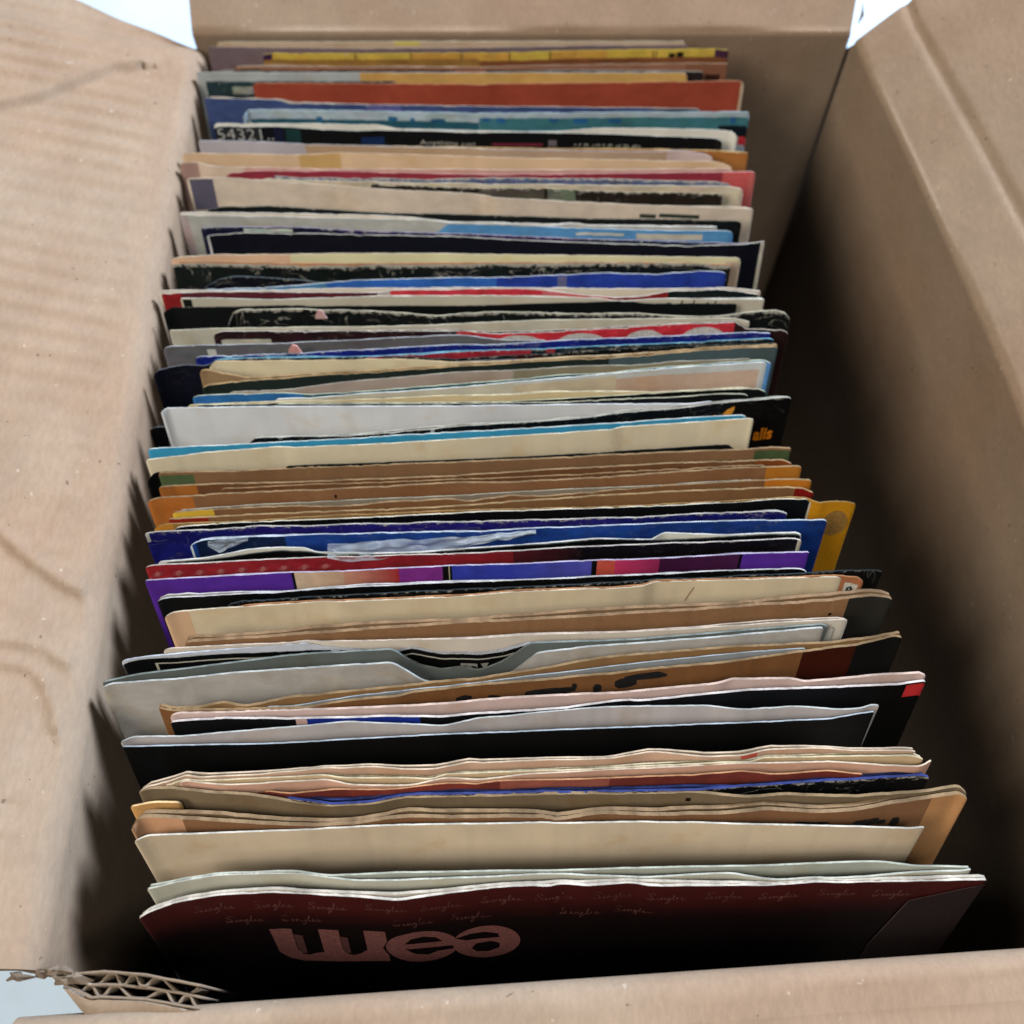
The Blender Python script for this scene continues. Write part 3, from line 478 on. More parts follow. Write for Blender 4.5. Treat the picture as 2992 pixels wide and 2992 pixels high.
 dict(label='dark green grey sleeve with a thick tan double edge', kind='kraft', col=(0.0187, 0.0295, 0.026), edge=(0.3212, 0.2077, 0.0998), wear=0.2, th=0.7, r=1, dz=0, pat=[(26.97, 74.97, 0, 75, (0.0804, 0.1226, 0.1349))], top=[(-84.87, 162.4), (-84.18, 163.67), (-73.01, 165.06), (-57.42, 166.66), (-35.6, 168.28), (-16.65, 169.9), (0.38, 171.21), (18.09, 172.57), (27.41, 173.01), (35.87, 173.72), (53.79, 175.65), (74.53, 177.04)], back=[(-86.34, 168.06), (-84.95, 169.03), (-73.14, 166.13), (-57.5, 167.41), (-35.63, 168.82), (-16.67, 170.44), (0.38, 171.75), (18.11, 173.12), (27.44, 173.61), (35.91, 174.27), (53.84, 176.15), (74.59, 177.6)], bcol=(0.3012, 0.1969, 0.1036), bedge=(0.3212, 0.2077, 0.0998)),
 dict(label='grey beige sleeve in front of the thick tan edged one', kind='card', col=(0.4677, 0.3796, 0.3222), edge=(0.3272, 0.2916, 0.228), wear=0.12, th=0.38, r=1, dz=0, pat=[(0.38, 66.81, 0, 75, (0.3145, 0.2793, 0.1851))], top=[(-77.65, 160.5), (-61.36, 162.35), (-44.15, 165.0), (-16.6, 167.95), (0.38, 168.82), (18.02, 170.17), (35.69, 170.72), (44.6, 171.81), (66.81, 172.63)]),
 dict(label='blue sleeve with a pale glowing right border', kind='card', col=(0.031, 0.1672, 0.4331), edge=(0.4064, 0.4279, 0.309), wear=0.3, th=0.38, r=1, dz=0, pat=[(-56.85, 0.36, 0, 75, (0.0247, 0.1038, 0.1234)), (0.38, 40.03, 0, 75, (0.0241, 0.0943, 0.139)), (40.03, 70.76, 0, 75, (0.2059, 0.3711, 0.5475)), (70.76, 72.16, 0, 75, (0.1198, 0.3159, 0.6478))], top=[(-87.06, 159.56), (-86.3, 160.29), (-69.91, 161.08), (-61.24, 161.18), (-54.66, 160.55), (-35.23, 162.13), (-16.49, 163.99), (0.38, 165.59), (13.54, 167.2), (22.33, 167.47), (40.03, 169.63), (53.37, 170.99), (70.85, 172.35), (72.07, 170.77)]),
 dict(label='white sleeve with a faint beige rectangle, right of centre', kind='card', col=(0.6831, 0.7131, 0.698), edge=(0.5855, 0.599, 0.5592), wear=0.1, th=0.38, r=1, dz=0, pat=[(-63.57, 0.36, 0, 75, (0.7074, 0.6626, 0.5162)), (28.63, 45.26, 1.97, 7.59, (0.6896, 0.4865, 0.3594)), (44.69, 69.03, 2.31, 8.94, (0.6911, 0.5, 0.38)), (0.38, 28.9, 0.97, 5.83, (0.7198, 0.6046, 0.4162))], top=[(-74.0, 156.46, -6), (-68.78, 157.16, -5), (-66.57, 158.37, -3), (-63.57, 158.67), (-52.42, 159.77), (-39.51, 161.08), (-27.39, 161.87), (-16.46, 162.93), (0.38, 164.74), (13.52, 166.13), (22.32, 167.2), (40.0, 169.09), (53.32, 170.44), (71.29, 171.64)]),
 dict(label='yellowed cream sleeve just behind the large white one', kind='paper', col=(0.7579, 0.6152, 0.3479), edge=(0.5212, 0.4389, 0.2831), wear=0.12, th=0.38, r=1, dz=-0.2, pat=[], top=[(-88.15, 157.24), (-69.63, 158.33), (-35.09, 159.38), (-16.4, 160.59), (0.37, 160.75), (10.38, 161.8), (39.52, 161.69), (65.74, 162.75)]),
 dict(label='black sleeve with thin cream edge, below the white one with the beige rectangle', kind='card', col=(0.0037, 0.0043, 0.0043), edge=(0.4279, 0.4011, 0.2625), wear=0.2, th=0.38, r=3, dz=0, pat=[], top=[(-86.63, 156.69), (-34.94, 157.21), (0.37, 158.41), (30.75, 160.55), (43.84, 161.61), (64.82, 162.66), (69.95, 162.61)]),
 dict(label='narrow black sleeve with a torn cream edge, just behind the large white one', kind='card', col=(0.0037, 0.0043, 0.0043), edge=(0.4501, 0.417, 0.2916), wear=0.3, th=0.38, r=1, dz=0, pat=[], top=[(-65.08, 156.74), (0.37, 157.16), (9.01, 157.68), (30.68, 159.24), (43.7, 159.77), (56.8, 160.82), (64.62, 160.82)]),
 dict(label='black sleeve peeping out left of the large white one', kind='card', col=(0.0034, 0.0037, 0.0042), edge=(0.2831, 0.2916, 0.2665), wear=0.12, th=0.38, r=1, dz=-13, pat=[], top=[(-103.02, 157.59), (-101.3, 158.61), (-99.07, 158.71), (-63.55, 159.3), (-17.06, 160.38), (-14.06, 160.08, -3), (20.47, 160.6, -5), (58.0, 161.62, -6)], back=None),
 dict(label='large plain white sleeve', kind='paper', col=(0.7625, 0.7811, 0.8), edge=(0.599, 0.599, 0.5855), wear=0.1, th=0.38, r=1, dz=0, pat=[], top=[(-94.87, 154.11), (-94.38, 156.12), (-73.69, 156.64), (-16.29, 156.9), (0.37, 157.16), (26.27, 157.52), (43.55, 157.68), (53.87, 157.26), (56.87, 156.96, -3), (55.94, 156.3, -5), (58.0, 156.15, -6)]),
 dict(label='black sleeve with orange leaf emblem and orange lettering at its right end', kind='card', col=(0.0028, 0.0028, 0.0028), edge=(0.4064, 0.3855, 0.318), wear=0.45, th=0.38, r=1, dz=0, pat=[(-21.79, -20.77, 0, 75, (0.4452, 0.5039, 0.5039))], text=[('alis', (67.44, 72.8, 9.78, 14.12), (0.8, 0.2293, 0.0077), 'bold')], ticks=[((69.51, 73.17, 17.25, 18.21), (0.8, 0.2293, 0.0077), 4)], leaf=(53.61, 60.78, 1.44, 4.91), top=[(-74.0, 145.02, -6), (-71.1, 145.48, -5), (-71.2, 146.44, -3), (-68.2, 146.74), (-43.26, 147.4), (-34.4, 148.25), (-16.1, 150.22), (0.37, 151.44), (21.79, 153.28), (30.44, 154.83), (43.41, 155.86), (52.15, 157.36), (73.17, 159.77), (76.19, 159.71)]),
 dict(label='cyan blue sleeve with a fine white edge', kind='card', col=(0.0497, 0.3537, 0.5957), edge=(0.5212, 0.5464, 0.5089), wear=0.15, th=0.38, r=1, dz=0, pat=[], top=[(-96.67, 143.26), (-80.56, 144.25), (-59.59, 145.44), (-34.34, 147.2), (-16.05, 148.45), (0.37, 149.46), (25.99, 151.24), (43.18, 152.77), (63.35, 153.95)]),
 dict(label='large cream sleeve with small notches in its top edge, in front of the cyan one', kind='paper', col=(0.8, 0.69, 0.4858), edge=(0.5723, 0.5089, 0.3754), wear=0.12, th=0.38, r=1, dz=0, pat=[], top=[(-96.32, 139.71), (-80.27, 142.17), (-62.38, 143.9), (-59.23, 143.95), (-58.34, 143.55), (-34.2, 144.9), (-15.99, 146.19), (0.36, 147.2), (27.6, 149.36), (28.58, 150.17), (43.07, 151.24), (64.62, 153.03), (64.99, 152.52)]),
 dict(label='black sleeve seen as slim dark crescents below the large cream one', kind='card', col=(0.0027, 0.0036, 0.0036), edge=(0.0057, 0.0089, 0.008), wear=0.12, th=0.38, r=1, dz=0, pat=[], top=[(-74.0, 135.97, -6), (-66.4, 136.47, -5), (-61.79, 137.46, -3), (-58.79, 137.76), (-45.88, 137.96), (0.36, 140.5), (31.44, 141.78), (36.11, 142.56), (39.45, 142.17), (40.08, 142.22), (45.83, 143.21), (53.34, 142.42), (59.22, 142.37)], back=None),
 dict(label='black sleeve with a rounded left end beside the green tipped brown one', kind='card', col=(0.0026, 0.0028, 0.0033), edge=(0.0057, 0.0057, 0.0057), wear=0.12, th=0.38, r=3, dz=-1, pat=[], top=[(-95.93, 133.62), (-94.69, 136.13), (-92.7, 136.71), (-67.28, 137.2), (-33.92, 138.36), (-30.92, 138.06, -3), (12.04, 140.88, -5), (58.0, 144.19, -6)], back=None),
 dict(label='brown kraft sleeve with green blocks at both ends', kind='kraft', col=(0.2553, 0.1368, 0.0662), edge=(0.2563, 0.1635, 0.0827), wear=0.12, th=0.6, r=1, dz=0, pat=[(-92.52, -83.31, 0.78, 4.67, (0.0851, 0.1226, 0.0522)), (64.26, 75.48, 0.7, 7.44, (0.0674, 0.1001, 0.0395))], top=[(-92.34, 135.83), (-75.28, 136.31), (-56.66, 137.33), (-15.79, 138.98), (0.36, 139.81), (33.96, 141.73), (62.65, 142.96), (67.79, 143.7), (73.9, 143.41)]),
 dict(label='brown kraft sleeve with an orange block at its left end only', kind='kraft', col=(0.1808, 0.0776, 0.0323), edge=(0.2563, 0.1635, 0.0827), wear=0.12, th=0.6, r=1, dz=0, pat=[(-91.66, -87.48, 0, 75, (0.3479, 0.1167, 0.0265)), (-87.48, -81.74, 0, 75, (0.4625, 0.1549, 0.0289)), (63.94, 73.52, 0, 75, (0.2346, 0.0634, 0.0135))], top=[(-91.66, 131.71), (-74.76, 132.47), (-58.29, 133.0), (-15.68, 134.91), (0.36, 136.12), (21.2, 137.57), (42.14, 138.79), (71.5, 139.76), (73.52, 138.54)]),
 dict(label='thin kraft sleeve with ragged edge between the orange blocked ones', kind='kraft', col=(0.1743, 0.0738, 0.0303), edge=(0.2297, 0.1395, 0.0636), wear=0.12, th=0.5, r=1, dz=0, pat=[], top=[(-75.81, 131.05), (-54.09, 132.23), (-15.64, 133.81), (0.36, 134.43), (29.46, 136.12), (54.58, 137.81), (66.81, 138.3)]),
 dict(label='brown kraft sleeve with orange blocks at both ends and a small dark hole', kind='kraft', col=(0.2871, 0.1382, 0.0628), edge=(0.2563, 0.1635, 0.0827), wear=0.12, th=0.6, r=1, dz=0, pat=[(-94.0, -82.3, 0, 75, (0.5203, 0.1692, 0.0339)), (66.65, 76.26, 0, 75, (0.5665, 0.2085, 0.0265)), (-46.12, -45.51, 1.88, 3.04, (0.0064, 0.004, 0.0028))], top=[(-94.0, 127.28), (-90.63, 128.45), (-74.37, 129.53), (-62.13, 130.29), (-39.57, 131.33), (-15.62, 133.05), (0.36, 133.0), (29.4, 134.91), (50.32, 136.84), (62.89, 137.57), (76.1, 137.81)]),
 dict(label='grey paper inner sleeve sandwiched between kraft ones', kind='paper', col=(0.2929, 0.2437, 0.1843), edge=(0.2831, 0.2429, 0.174), wear=0.12, th=0.38, r=1, dz=0, pat=[], top=[(-84.93, 124.8), (-66.1, 126.35), (-43.51, 127.7), (-10.23, 129.26), (0.35, 130.15), (12.71, 130.86), (25.1, 131.47), (49.95, 132.76), (62.43, 133.48)], back=None),
 dict(label='kraft sleeve with a yellow block at its left end', kind='kraft', col=(0.2379, 0.112, 0.0478), edge=(0.2563, 0.1635, 0.0827), wear=0.12, th=0.6, r=1, dz=0, pat=[(-86.97, -76.36, 0, 75, (0.777, 0.4909, 0.0488)), (65.76, 78.18, 0, 75, (0.632, 0.2085, 0.0203))], top=[(-86.97, 124.23), (-76.36, 125.05), (-57.0, 126.09), (-43.36, 125.83), (-29.84, 127.38), (-16.22, 128.16), (-10.19, 127.44), (0.35, 129.2), (8.56, 128.97), (20.92, 130.15), (37.49, 131.81), (54.11, 133.0), (70.77, 133.95), (78.1, 133.67)]),
 dict(label='kraft sleeve with a dark red block at its left end and maroon at the right', kind='kraft', col=(0.2542, 0.1267, 0.0537), edge=(0.2914, 0.1902, 0.0916), wear=0.12, th=0.6, r=1, dz=0, pat=[(-87.54, -77.41, 0, 75, (0.3034, 0.0243, 0.0107)), (73.35, 78.04, 0, 75, (0.2169, 0.0084, 0.0064))], top=[(-87.54, 122.18), (-70.25, 123.26), (-47.76, 124.28), (-10.17, 126.09), (0.35, 127.33), (20.88, 128.97), (41.49, 130.15), (62.19, 131.33), (74.59, 131.57), (77.88, 129.72)]),
 dict(label='mustard sleeve with a darker round spot, its right end sticking out beyond the kraft ones', kind='kraft', col=(0.3242, 0.1726, 0.0566), edge=(0.2902, 0.1795, 0.0716), wear=0.12, th=0.38, r=3, dz=0, pat=[(-91.48, -86.13, 0, 75, (0.5665, 0.2437, 0.0339)), (71.23, 89.29, 0, 75, (0.5987, 0.2627, 0.0107))], disc=(81.09, 87.89, 3.28, 12.57), top=[(-91.48, 120.15), (-86.13, 120.96), (-65.55, 121.72), (-52.16, 123.0), (-10.15, 125.05), (16.67, 125.57), (38.49, 126.38), (77.78, 126.87), (82.22, 127.37), (88.96, 127.25)]),
 dict(label='black sleeve with a clean white double edge, in front of the kraft ones', kind='card', col=(0.003, 0.003, 0.0034), edge=(0.599, 0.5464, 0.4279), wear=0.25, th=0.38, r=2, dz=0, pat=[(76.58, 77.8, 0, 75, (0.6528, 0.5829, 0.4599))], top=[(-85.83, 119.9), (-74.45, 120.96), (-52.07, 122.03), (-30.51, 123.05), (-10.14, 124.33), (0.35, 124.58), (36.29, 126.07), (54.9, 127.06), (71.41, 128.19), (76.85, 128.06), (77.63, 127.0)]),
 dict(label='violet navy sleeve with white cracked edge and worn left corner', kind='card', col=(0.0092, 0.0109, 0.1492), edge=(0.4615, 0.4279, 0.3754), wear=0.62, th=0.38, r=1, dz=0, pat=[(-92.62, -91.79, 0, 3.03, (0.625, 0.5973, 0.5195)), (-68.03, 0.36, 0, 75, (0.0175, 0.0127, 0.1759)), (0.35, 27.4, 0, 75, (0.0177, 0.0152, 0.1761))], top=[(-92.85, 117.63), (-91.11, 118.43), (-74.21, 119.24), (-65.37, 120.25), (-51.9, 120.25), (-40.72, 120.76), (-29.5, 121.01), (-25.01, 121.27), (-10.08, 121.52), (0.35, 121.82), (21.98, 122.43), (32.82, 122.73), (39.36, 123.35), (54.6, 124.09), (69.87, 124.7), (70.4, 123.72)]),
 dict(label='royal blue sleeve with a frayed white left corner', kind='card', col=(0.0137, 0.0602, 0.3137), edge=(0.4615, 0.5089, 0.5464), wear=0.4, th=0.38, r=2, dz=0, pat=[(-80.97, -80.46, 0, 5.26, (0.6364, 0.6947, 0.7098)), (-79.45, -57.37, 0, 8.38, (0.005, 0.0156, 0.0624)), (32.71, 80.57, 0, 75, (0.0114, 0.0463, 0.2395))], top=[(-81.24, 114.73), (-78.26, 116.23), (-65.01, 117.23), (-45.87, 117.98), (-10.03, 118.74), (0.35, 119.38), (27.3, 120.6), (54.38, 121.82), (80.57, 122.12)]),
 dict(label='black record sleeve with a cream wavy lining showing at both ends', kind='card', col=(0.0023, 0.0026, 0.0027), edge=(0.0234, 0.0252, 0.0234), wear=0.12, th=0.38, r=1, dz=0, pat=[], top=[(-86.59, 109.91), (-75.25, 110.7), (-64.44, 112.46), (-57.9, 113.35), (-51.2, 112.86), (-44.47, 111.87), (-29.01, 112.07), (0.34, 114.46), (12.62, 115.41), (21.74, 116.43), (36.7, 116.07), (46.91, 116.67), (64.69, 117.69), (73.06, 117.75)], back=[(-88.49, 110.21), (-76.64, 111.14), (-64.6, 113.84), (-58.0, 114.29), (-51.32, 114.09), (-49.43, 112.86), (-29.04, 112.46), (5.68, 115.05), (35.64, 116.31), (37.61, 118.41), (53.97, 117.69), (64.76, 118.29), (72.32, 118.65), (73.39, 117.81)], bcol=(0.777, 0.777, 0.6842), bedge=(0.5592, 0.5464, 0.5089)),
 dict(label='crimson sleeve with a twisted rope pattern, turning black at the right', kind='card', col=(0.0036, 0.0026, 0.003), edge=(0.5212, 0.4615, 0.4064), wear=0.35, th=0.38, r=1, dz=0, pat=[(-91.19, 0.35, 0, 75, (0.3846, 0.0245, 0.0348), (0.2437, 0.0163, 0.0226)), (0.34, 17.93, 0, 75, (0.0838, 0.0104, 0.0153), (0.0083, 0.0039, 0.0051)), (72.09, 73.26, 0, 75, (0.6528, 0.5829, 0.4599))], rope=(-90.77, -43.77, 1.7, 6.33), top=[(-91.19, 108.46), (-90.0, 109.23), (-68.61, 110.45), (-46.66, 111.53), (-29.01, 112.07), (-9.92, 112.56), (0.34, 113.27), (10.99, 113.98), (28.62, 114.93), (59.15, 116.07), (72.09, 116.91), (73.15, 116.01)]),
 dict(label='purple sleeve with a strip of coloured picture panels', kind='card', col=(0.1146, 0.032, 0.3787), edge=(0.4615, 0.4064, 0.5089), wear=0.2, th=0.38, r=1, dz=0, pat=[(-54.7, -54.0, 0, 75, (0.0043, 0.0032, 0.0072)), (-54.0, -41.94, 0, 75, (0.7132, 0.5347, 0.3824), (0.6854, 0.4477, 0.3024)), (-41.94, -28.16, 0, 75, (0.6908, 0.3358, 0.2391), (0.433, 0.0309, 0.0374)), (-28.16, -17.33, 0, 75, (0.2583, 0.0375, 0.3027)), (-17.33, -15.79, 0, 75, (0.003, 0.0026, 0.003)), (-15.79, -15.53, 0, 75, (0.5715, 0.5073, 0.3467)), (-15.53, -14.96, 0, 75, (0.003, 0.0026, 0.003)), (-14.96, 0.35, 0, 75, (0.0458, 0.0647, 0.5146)), (0.34, 19.92, 0, 75, (0.0515, 0.0721, 0.5155), (0.0989, 0.0989, 0.5198)), (19.92, 21.24, 0, 75, (0.0025, 0.0021, 0.0029)), (21.24, 25.75, 0, 75, (0.6713, 0.1084, 0.0764)), (25.75, 36.9, 0, 75, (0.6484, 0.0497, 0.1618), (0.2907, 0.023, 0.0947)), (36.9, 56.94, 0, 75, (0.0472, 0.0068, 0.0366), (0.0725, 0.0137, 0.0725)), (56.94, 57.69, 0, 75, (0.003, 0.0022, 0.0035))], top=[(-90.61, 105.08), (-76.79, 106.04), (-55.05, 107.25), (-37.56, 107.87), (-17.86, 108.99), (-9.86, 109.33), (0.34, 109.56), (19.92, 110.56), (37.43, 111.2), (58.76, 112.5), (74.44, 112.97)]),
 dict(label='black sleeve with a pale grey edge, directly in front of the purple one', kind='card', col=(0.0034, 0.0034, 0.0036), edge=(0.5089, 0.4848, 0.4615), wear=0.3, th=0.38, r=2, dz=0, pat=[], top=[(-86.99, 99.77), (-84.22, 100.57), (-58.83, 101.89), (-37.26, 103.55), (-9.78, 104.84), (0.34, 105.22), (31.86, 106.66), (52.98, 107.82), (71.5, 108.51), (73.39, 107.7)]),
 dict(label='glossy black sleeve with flecked edge, its right corner far out', kind='card', col=(0.0031, 0.0039, 0.0042), edge=(0.0271, 0.0353, 0.0376), wear=0.55, th=0.38, r=1, dz=0, pat=[], top=[(-74.0, 96.88, -6), (-71.39, 97.22, -5), (-71.78, 98.07, -3), (-68.78, 98.37), (-67.2, 99.49), (-50.04, 100.67), (-32.79, 101.66), (-9.74, 102.94), (0.34, 103.33), (26.5, 104.64), (44.92, 105.79), (68.67, 106.95), (89.89, 108.16), (91.77, 107.41)]),
 dict(label='orange brown sleeve whose right corner carries a small white price sticker', kind='card', col=(0.4455, 0.1677, 0.0724), edge=(0.3754, 0.174, 0.0764), wear=0.12, th=0.38, r=2, dz=0, pat=[], sticker=(82.64, 85.93, 2.03, 7.3), top=[(-66.95, 97.48), (-9.7, 100.53), (0.34, 101.85), (36.91, 103.84), (78.94, 105.33), (82.21, 106.14), (86.36, 105.85), (87.1, 104.64)]),
 dict(label='large cream paper sleeve with a brown scratch, in front of two black ones', kind='paper', col=(0.8, 0.6532, 0.4398), edge=(0.5855, 0.4968, 0.3654), wear=0.12, th=0.38, r=2, dz=0, pat=[(-84.55, -78.5, 0, 75, (0.8, 0.5121, 0.311))], scratch=(45.12, 2.23, 43.46, 6.93), top=[(-84.55, 95.4), (-82.32, 96.74), (-71.29, 97.76), (-54.18, 98.84), (-44.33, 99.63), (-43.22, 99.26), (-9.71, 101.04), (0.34, 102.07), (18.59, 102.87), (23.81, 102.87), (33.25, 103.67), (34.46, 104.76), (52.73, 105.22), (68.52, 105.79), (81.99, 106.08)]),
 dict(label='thick brown cardboard sleeve with a charcoal right end', kind='kraft', col=(0.3336, 0.1734, 0.0836), edge=(0.2692, 0.1642, 0.0884), wear=0.12, th=0.9, r=1, dz=0, pat=[(82.34, 93.49, 0, 75, (0.0289, 0.0265, 0.0222)), (78.25, 79.03, 4.53, 5.62, (0.0095, 0.0064, 0.0047))], top=[(-78.49, 88.03), (-76.46, 89.15), (-57.54, 90.28), (-36.45, 92.1), (-9.58, 93.97), (0.33, 94.46), (26.08, 96.12), (51.99, 97.85), (78.12, 99.81), (88.7, 101.05), (93.23, 100.26)]),
 dict(label='off white sleeve with a pinkish edge, in front of the thick brown one', kind='paper', col=(0.8, 0.7068, 0.5884), edge=(0.5089, 0.4064, 0.318), wear=0.12, th=0.38, r=1, dz=0, pat=[], top=[(-83.36, 86.78), (-81.68, 87.36), (-61.57, 88.52), (-48.93, 88.97), (-36.26, 89.33), (-9.5, 89.88), (0.33, 90.63), (25.85, 91.5), (46.36, 92.59), (67.03, 94.24), (81.5, 94.9)]),
 dict(label='black sleeve with a white line frame and white lettering under the thumb cut', kind='card', col=(0.0028, 0.0028, 0.003), edge=(0.4615, 0.4731, 0.4848), wear=0.2, th=0.38, r=1, dz=0, pat=[(-84.7, 14, 1.7, 2.15, (0.5665, 0.5508, 0.4625)), (-85.3, -84.7, 1.7, 9, (0.5665, 0.5508, 0.4625))], text=[('TV', (-12.6, -4.4, 3.7, 8.4), (0.3479, 0.3364, 0.2929), 'serif')], top=[(-92.95, 83.97, -1.33), (-88.67, 84.76, -0.56), (-67.97, 86.73, -1.86), (-53.55, 87.74, -2.48), (-43.83, 88.09, -2.72), (-34.11, 87.91, -3.62), (-27.24, 87.95, -3.73), (-24.2, 88.35, -2.6), (-17.44, 87.74, -4.71), (-7.97, 87.7, -5.02), (-2.95, 88.1, -4.21), (3.68, 89.08, -1.79), (30.2, 89.62, -2.48), (50.21, 91.03, -2.45)], back=[(-93.07, 84.41, -0.59), (-88.44, 85.16, 0.0), (-77.29, 86.5, -0.42), (-58.1, 88.1, -0.57), (-48.86, 88.95, -0.21), (-44.61, 88.69, -1.17), (-34.08, 88.16, -3.19), (-27.21, 88.21, -3.31), (-24.18, 88.61, -2.19), (-17.44, 87.96, -4.45), (-7.96, 87.93, -4.65), (-2.94, 88.39, -3.67), (3.67, 89.4, -1.16), (30.17, 89.89, -2.08), (50.19, 91.23, -2.25)], bcol=(0.6758, 0.7099, 0.8), bedge=(0.5089, 0.5212, 0.5592)),
 dict(label='clear edged white sleeve corner right of the thumb cut sleeve', kind='card', col=(0.625, 0.5973, 0.5195), edge=(0.4848, 0.5089, 0.4615), wear=0.12, th=0.38, r=1.5, dz=-2, pat=[], top=[(30.15, 89.79), (50.18, 91.56), (70.42, 93.98), (77.11, 94.12), (78.57, 93.12)], back=None),
 dict(label='grey card sleeve with a wide thumb cut in its top edge', kind='card', col=(0.5457, 0.5078, 0.4604), edge=(0.4389, 0.4389, 0.4064), wear=0.1, th=0.5, r=1.5, dz=0, pat=[], top=[(-96.23, 77.28, 0.0), (-94.55, 78.47, 0.0), (-80.89, 79.52, 0.0), (-62.03, 81.52, 0.0), (-38.18, 83.28, 0.0), (-28.59, 83.82, -0.07), (-27.23, 83.58, -1.09), (-21.37, 81.87, -7.55), (-14.59, 81.44, -10.23), (-8.06, 81.51, -11.35), (-7.0, 82.55, -10.05), (0.05, 83.99, -7.35), (5.94, 86.47, -0.79), (18.05, 87.8, -0.1), (43.09, 89.68, -0.1), (72.39, 92.5, -0.1), (75.37, 92.74, 0.0)], back=[(-96.33, 78.77, 0.0), (-88.28, 80.77, 0.0), (-76.53, 82.27, 0.0), (-52.86, 85.57, 0.0), (-43.25, 86.34, 0.0), (-28.78, 87.24, -0.07), (-27.41, 86.99, -1.05), (-26.1, 86.43, -2.99), (-21.94, 85.44, -6.68), (-17.09, 85.07, -8.56), (-12.35, 85.56, -7.82), (-8.03, 84.82, -8.57), (-6.31, 85.23, -7.69), (-1.62, 86.44, -5.42), (4.31, 88.71, -0.29), (6.28, 88.84, -0.1), (29.94, 89.68, -0.1), (49.83, 91.44, -0.1), (75.84, 93.66, 0.0), (76.39, 92.88, 0.0)], bcol=(0.1549, 0.1766, 0.1655), bedge=(0.2066, 0.228, 0.2066)),
 dict(label='brown kraft sleeve with big black letters and a dark right end', kind='kraft', col=(0.2449, 0.1078, 0.0407), edge=(0.2563, 0.1635, 0.0827), wear=0.12, th=0.7, r=1, dz=0, pat=[(69.24, 82.25, 0, 75, (0.0558, 0.0095, 0.0047)), (82.25, 93.83, 0, 75, (0.0073, 0.0064, 0.0055))], blots=[(-13.27, -9.4, 3.11, 6.57), (-6.16, -2.57, 3.86, 7.67), (2.32, 15.12, 3.07, 6.11), (14.06, 15.37, 2.35, 5.49), (19.23, 21.49, 3.48, 6.98), (24.19, 29.85, 1.79, 6.13), (26.32, 37.1, 0.86, 3.66)], top=[(-81.9, 72.87), (-78.26, 71.9), (-73.05, 71.66), (-62.73, 71.85), (-51.49, 72.39), (-37.53, 74.58), (-26.23, 75.56), (-23.43, 76.54), (-15.66, 77.29), (-7.69, 78.27), (3.58, 79.03), (29.47, 81.72), (49.07, 83.77), (82.25, 88.25), (91.86, 90.7), (93.56, 89.93)], back=[(-81.92, 73.55), (-78.37, 72.58), (-74.07, 72.19), (-69.55, 73.55), (-66.31, 74.04), (-61.93, 72.97), (-58.69, 73.55), (-51.8, 75.31), (-28.23, 77.53), (-15.72, 79.29), (-7.71, 79.76), (23.16, 85.14), (56.01, 87.9), (75.76, 88.6), (89.19, 90.49), (93.47, 91.61)], bcol=(0.3346, 0.1854, 0.079), bedge=(0.2563, 0.1635, 0.0827), mid={'label': 'grey blue inner paper in the mouth of the lettered kraft sleeve', 'top': [(-57.24, 72.25), (-37.68, 75.67), (-23.51, 77.4), (-15.72, 78.12), (-7.71, 79.14), (29.65, 83.88), (55.98, 86.7), (70.5, 87.61)], 'col': (0.3479, 0.3716, 0.3838), 'edge': (0.3272, 0.3459, 0.3556)}),
 dict(label='pinkish white sleeve with black front and a red tipped right corner', kind='card', col=(0.0026, 0.0026, 0.0027), edge=(0.5855, 0.5089, 0.4615), wear=0.2, th=0.6, r=1, dz=0, pat=[(-47.76, -21.27, 0, 75, (0.0134, 0.0373, 0.3319)), (-49.86, -47.29, 0, 75, (0.7093, 0.4833, 0.4285)), (92.58, 99.17, 0.61, 5.24, (0.6455, 0.0365, 0.0382))], top=[(-78.93, 69.59), (-65.36, 70.41), (-51.27, 70.21), (-27.85, 70.69), (-15.45, 70.58), (-7.58, 71.42), (9.88, 72.4), (26.51, 74.7), (29.04, 74.37), (54.83, 77.02), (90.31, 78.36), (97.44, 79.36)], back=[(-79.08, 70.55), (-77.74, 71.56), (-65.53, 71.66), (-51.47, 72.14), (-31.74, 72.87), (-15.55, 73.71), (-7.63, 74.58), (3.56, 75.36), (26.6, 76.36), (48.58, 78.69), (51.25, 79.7), (66.09, 79.83), (68.55, 79.03), (87.5, 80.71), (96.8, 81.39), (97.62, 80.3)], bcol=(0.8, 0.5901, 0.5438), bedge=(0.5592, 0.4064, 0.3272)),
 dict(label='jet black sleeve with a wide satin grey lining', kind='card', col=(0.0015, 0.0015, 0.0016), edge=(0.3754, 0.4064, 0.4279), wear=0.15, th=0.38, r=1, dz=0, pat=[], top=[(-88.71, 63.62), (-59.92, 64.28), (-50.68, 64.51), (-27.58, 65.93), (-15.32, 66.46), (-7.51, 66.87), (16.08, 67.74), (41.33, 68.84), (73.03, 70.13), (83.76, 71.88)], back=[(-89.22, 64.37), (-87.32, 65.93), (-74.1, 66.16), (-57.99, 67.58), (-37.15, 69.49), (-15.39, 68.45), (-7.57, 70.45), (-2.8, 70.65), (6.7, 71.75), (22.61, 73.06), (44.89, 73.39), (53.05, 72.4), (63.93, 73.06), (76.54, 72.4), (81.67, 72.73), (83.77, 73.85), (85.15, 72.99)], bcol=(0.6152, 0.5665, 0.5665), bedge=(0.4615, 0.4615, 0.4279)),
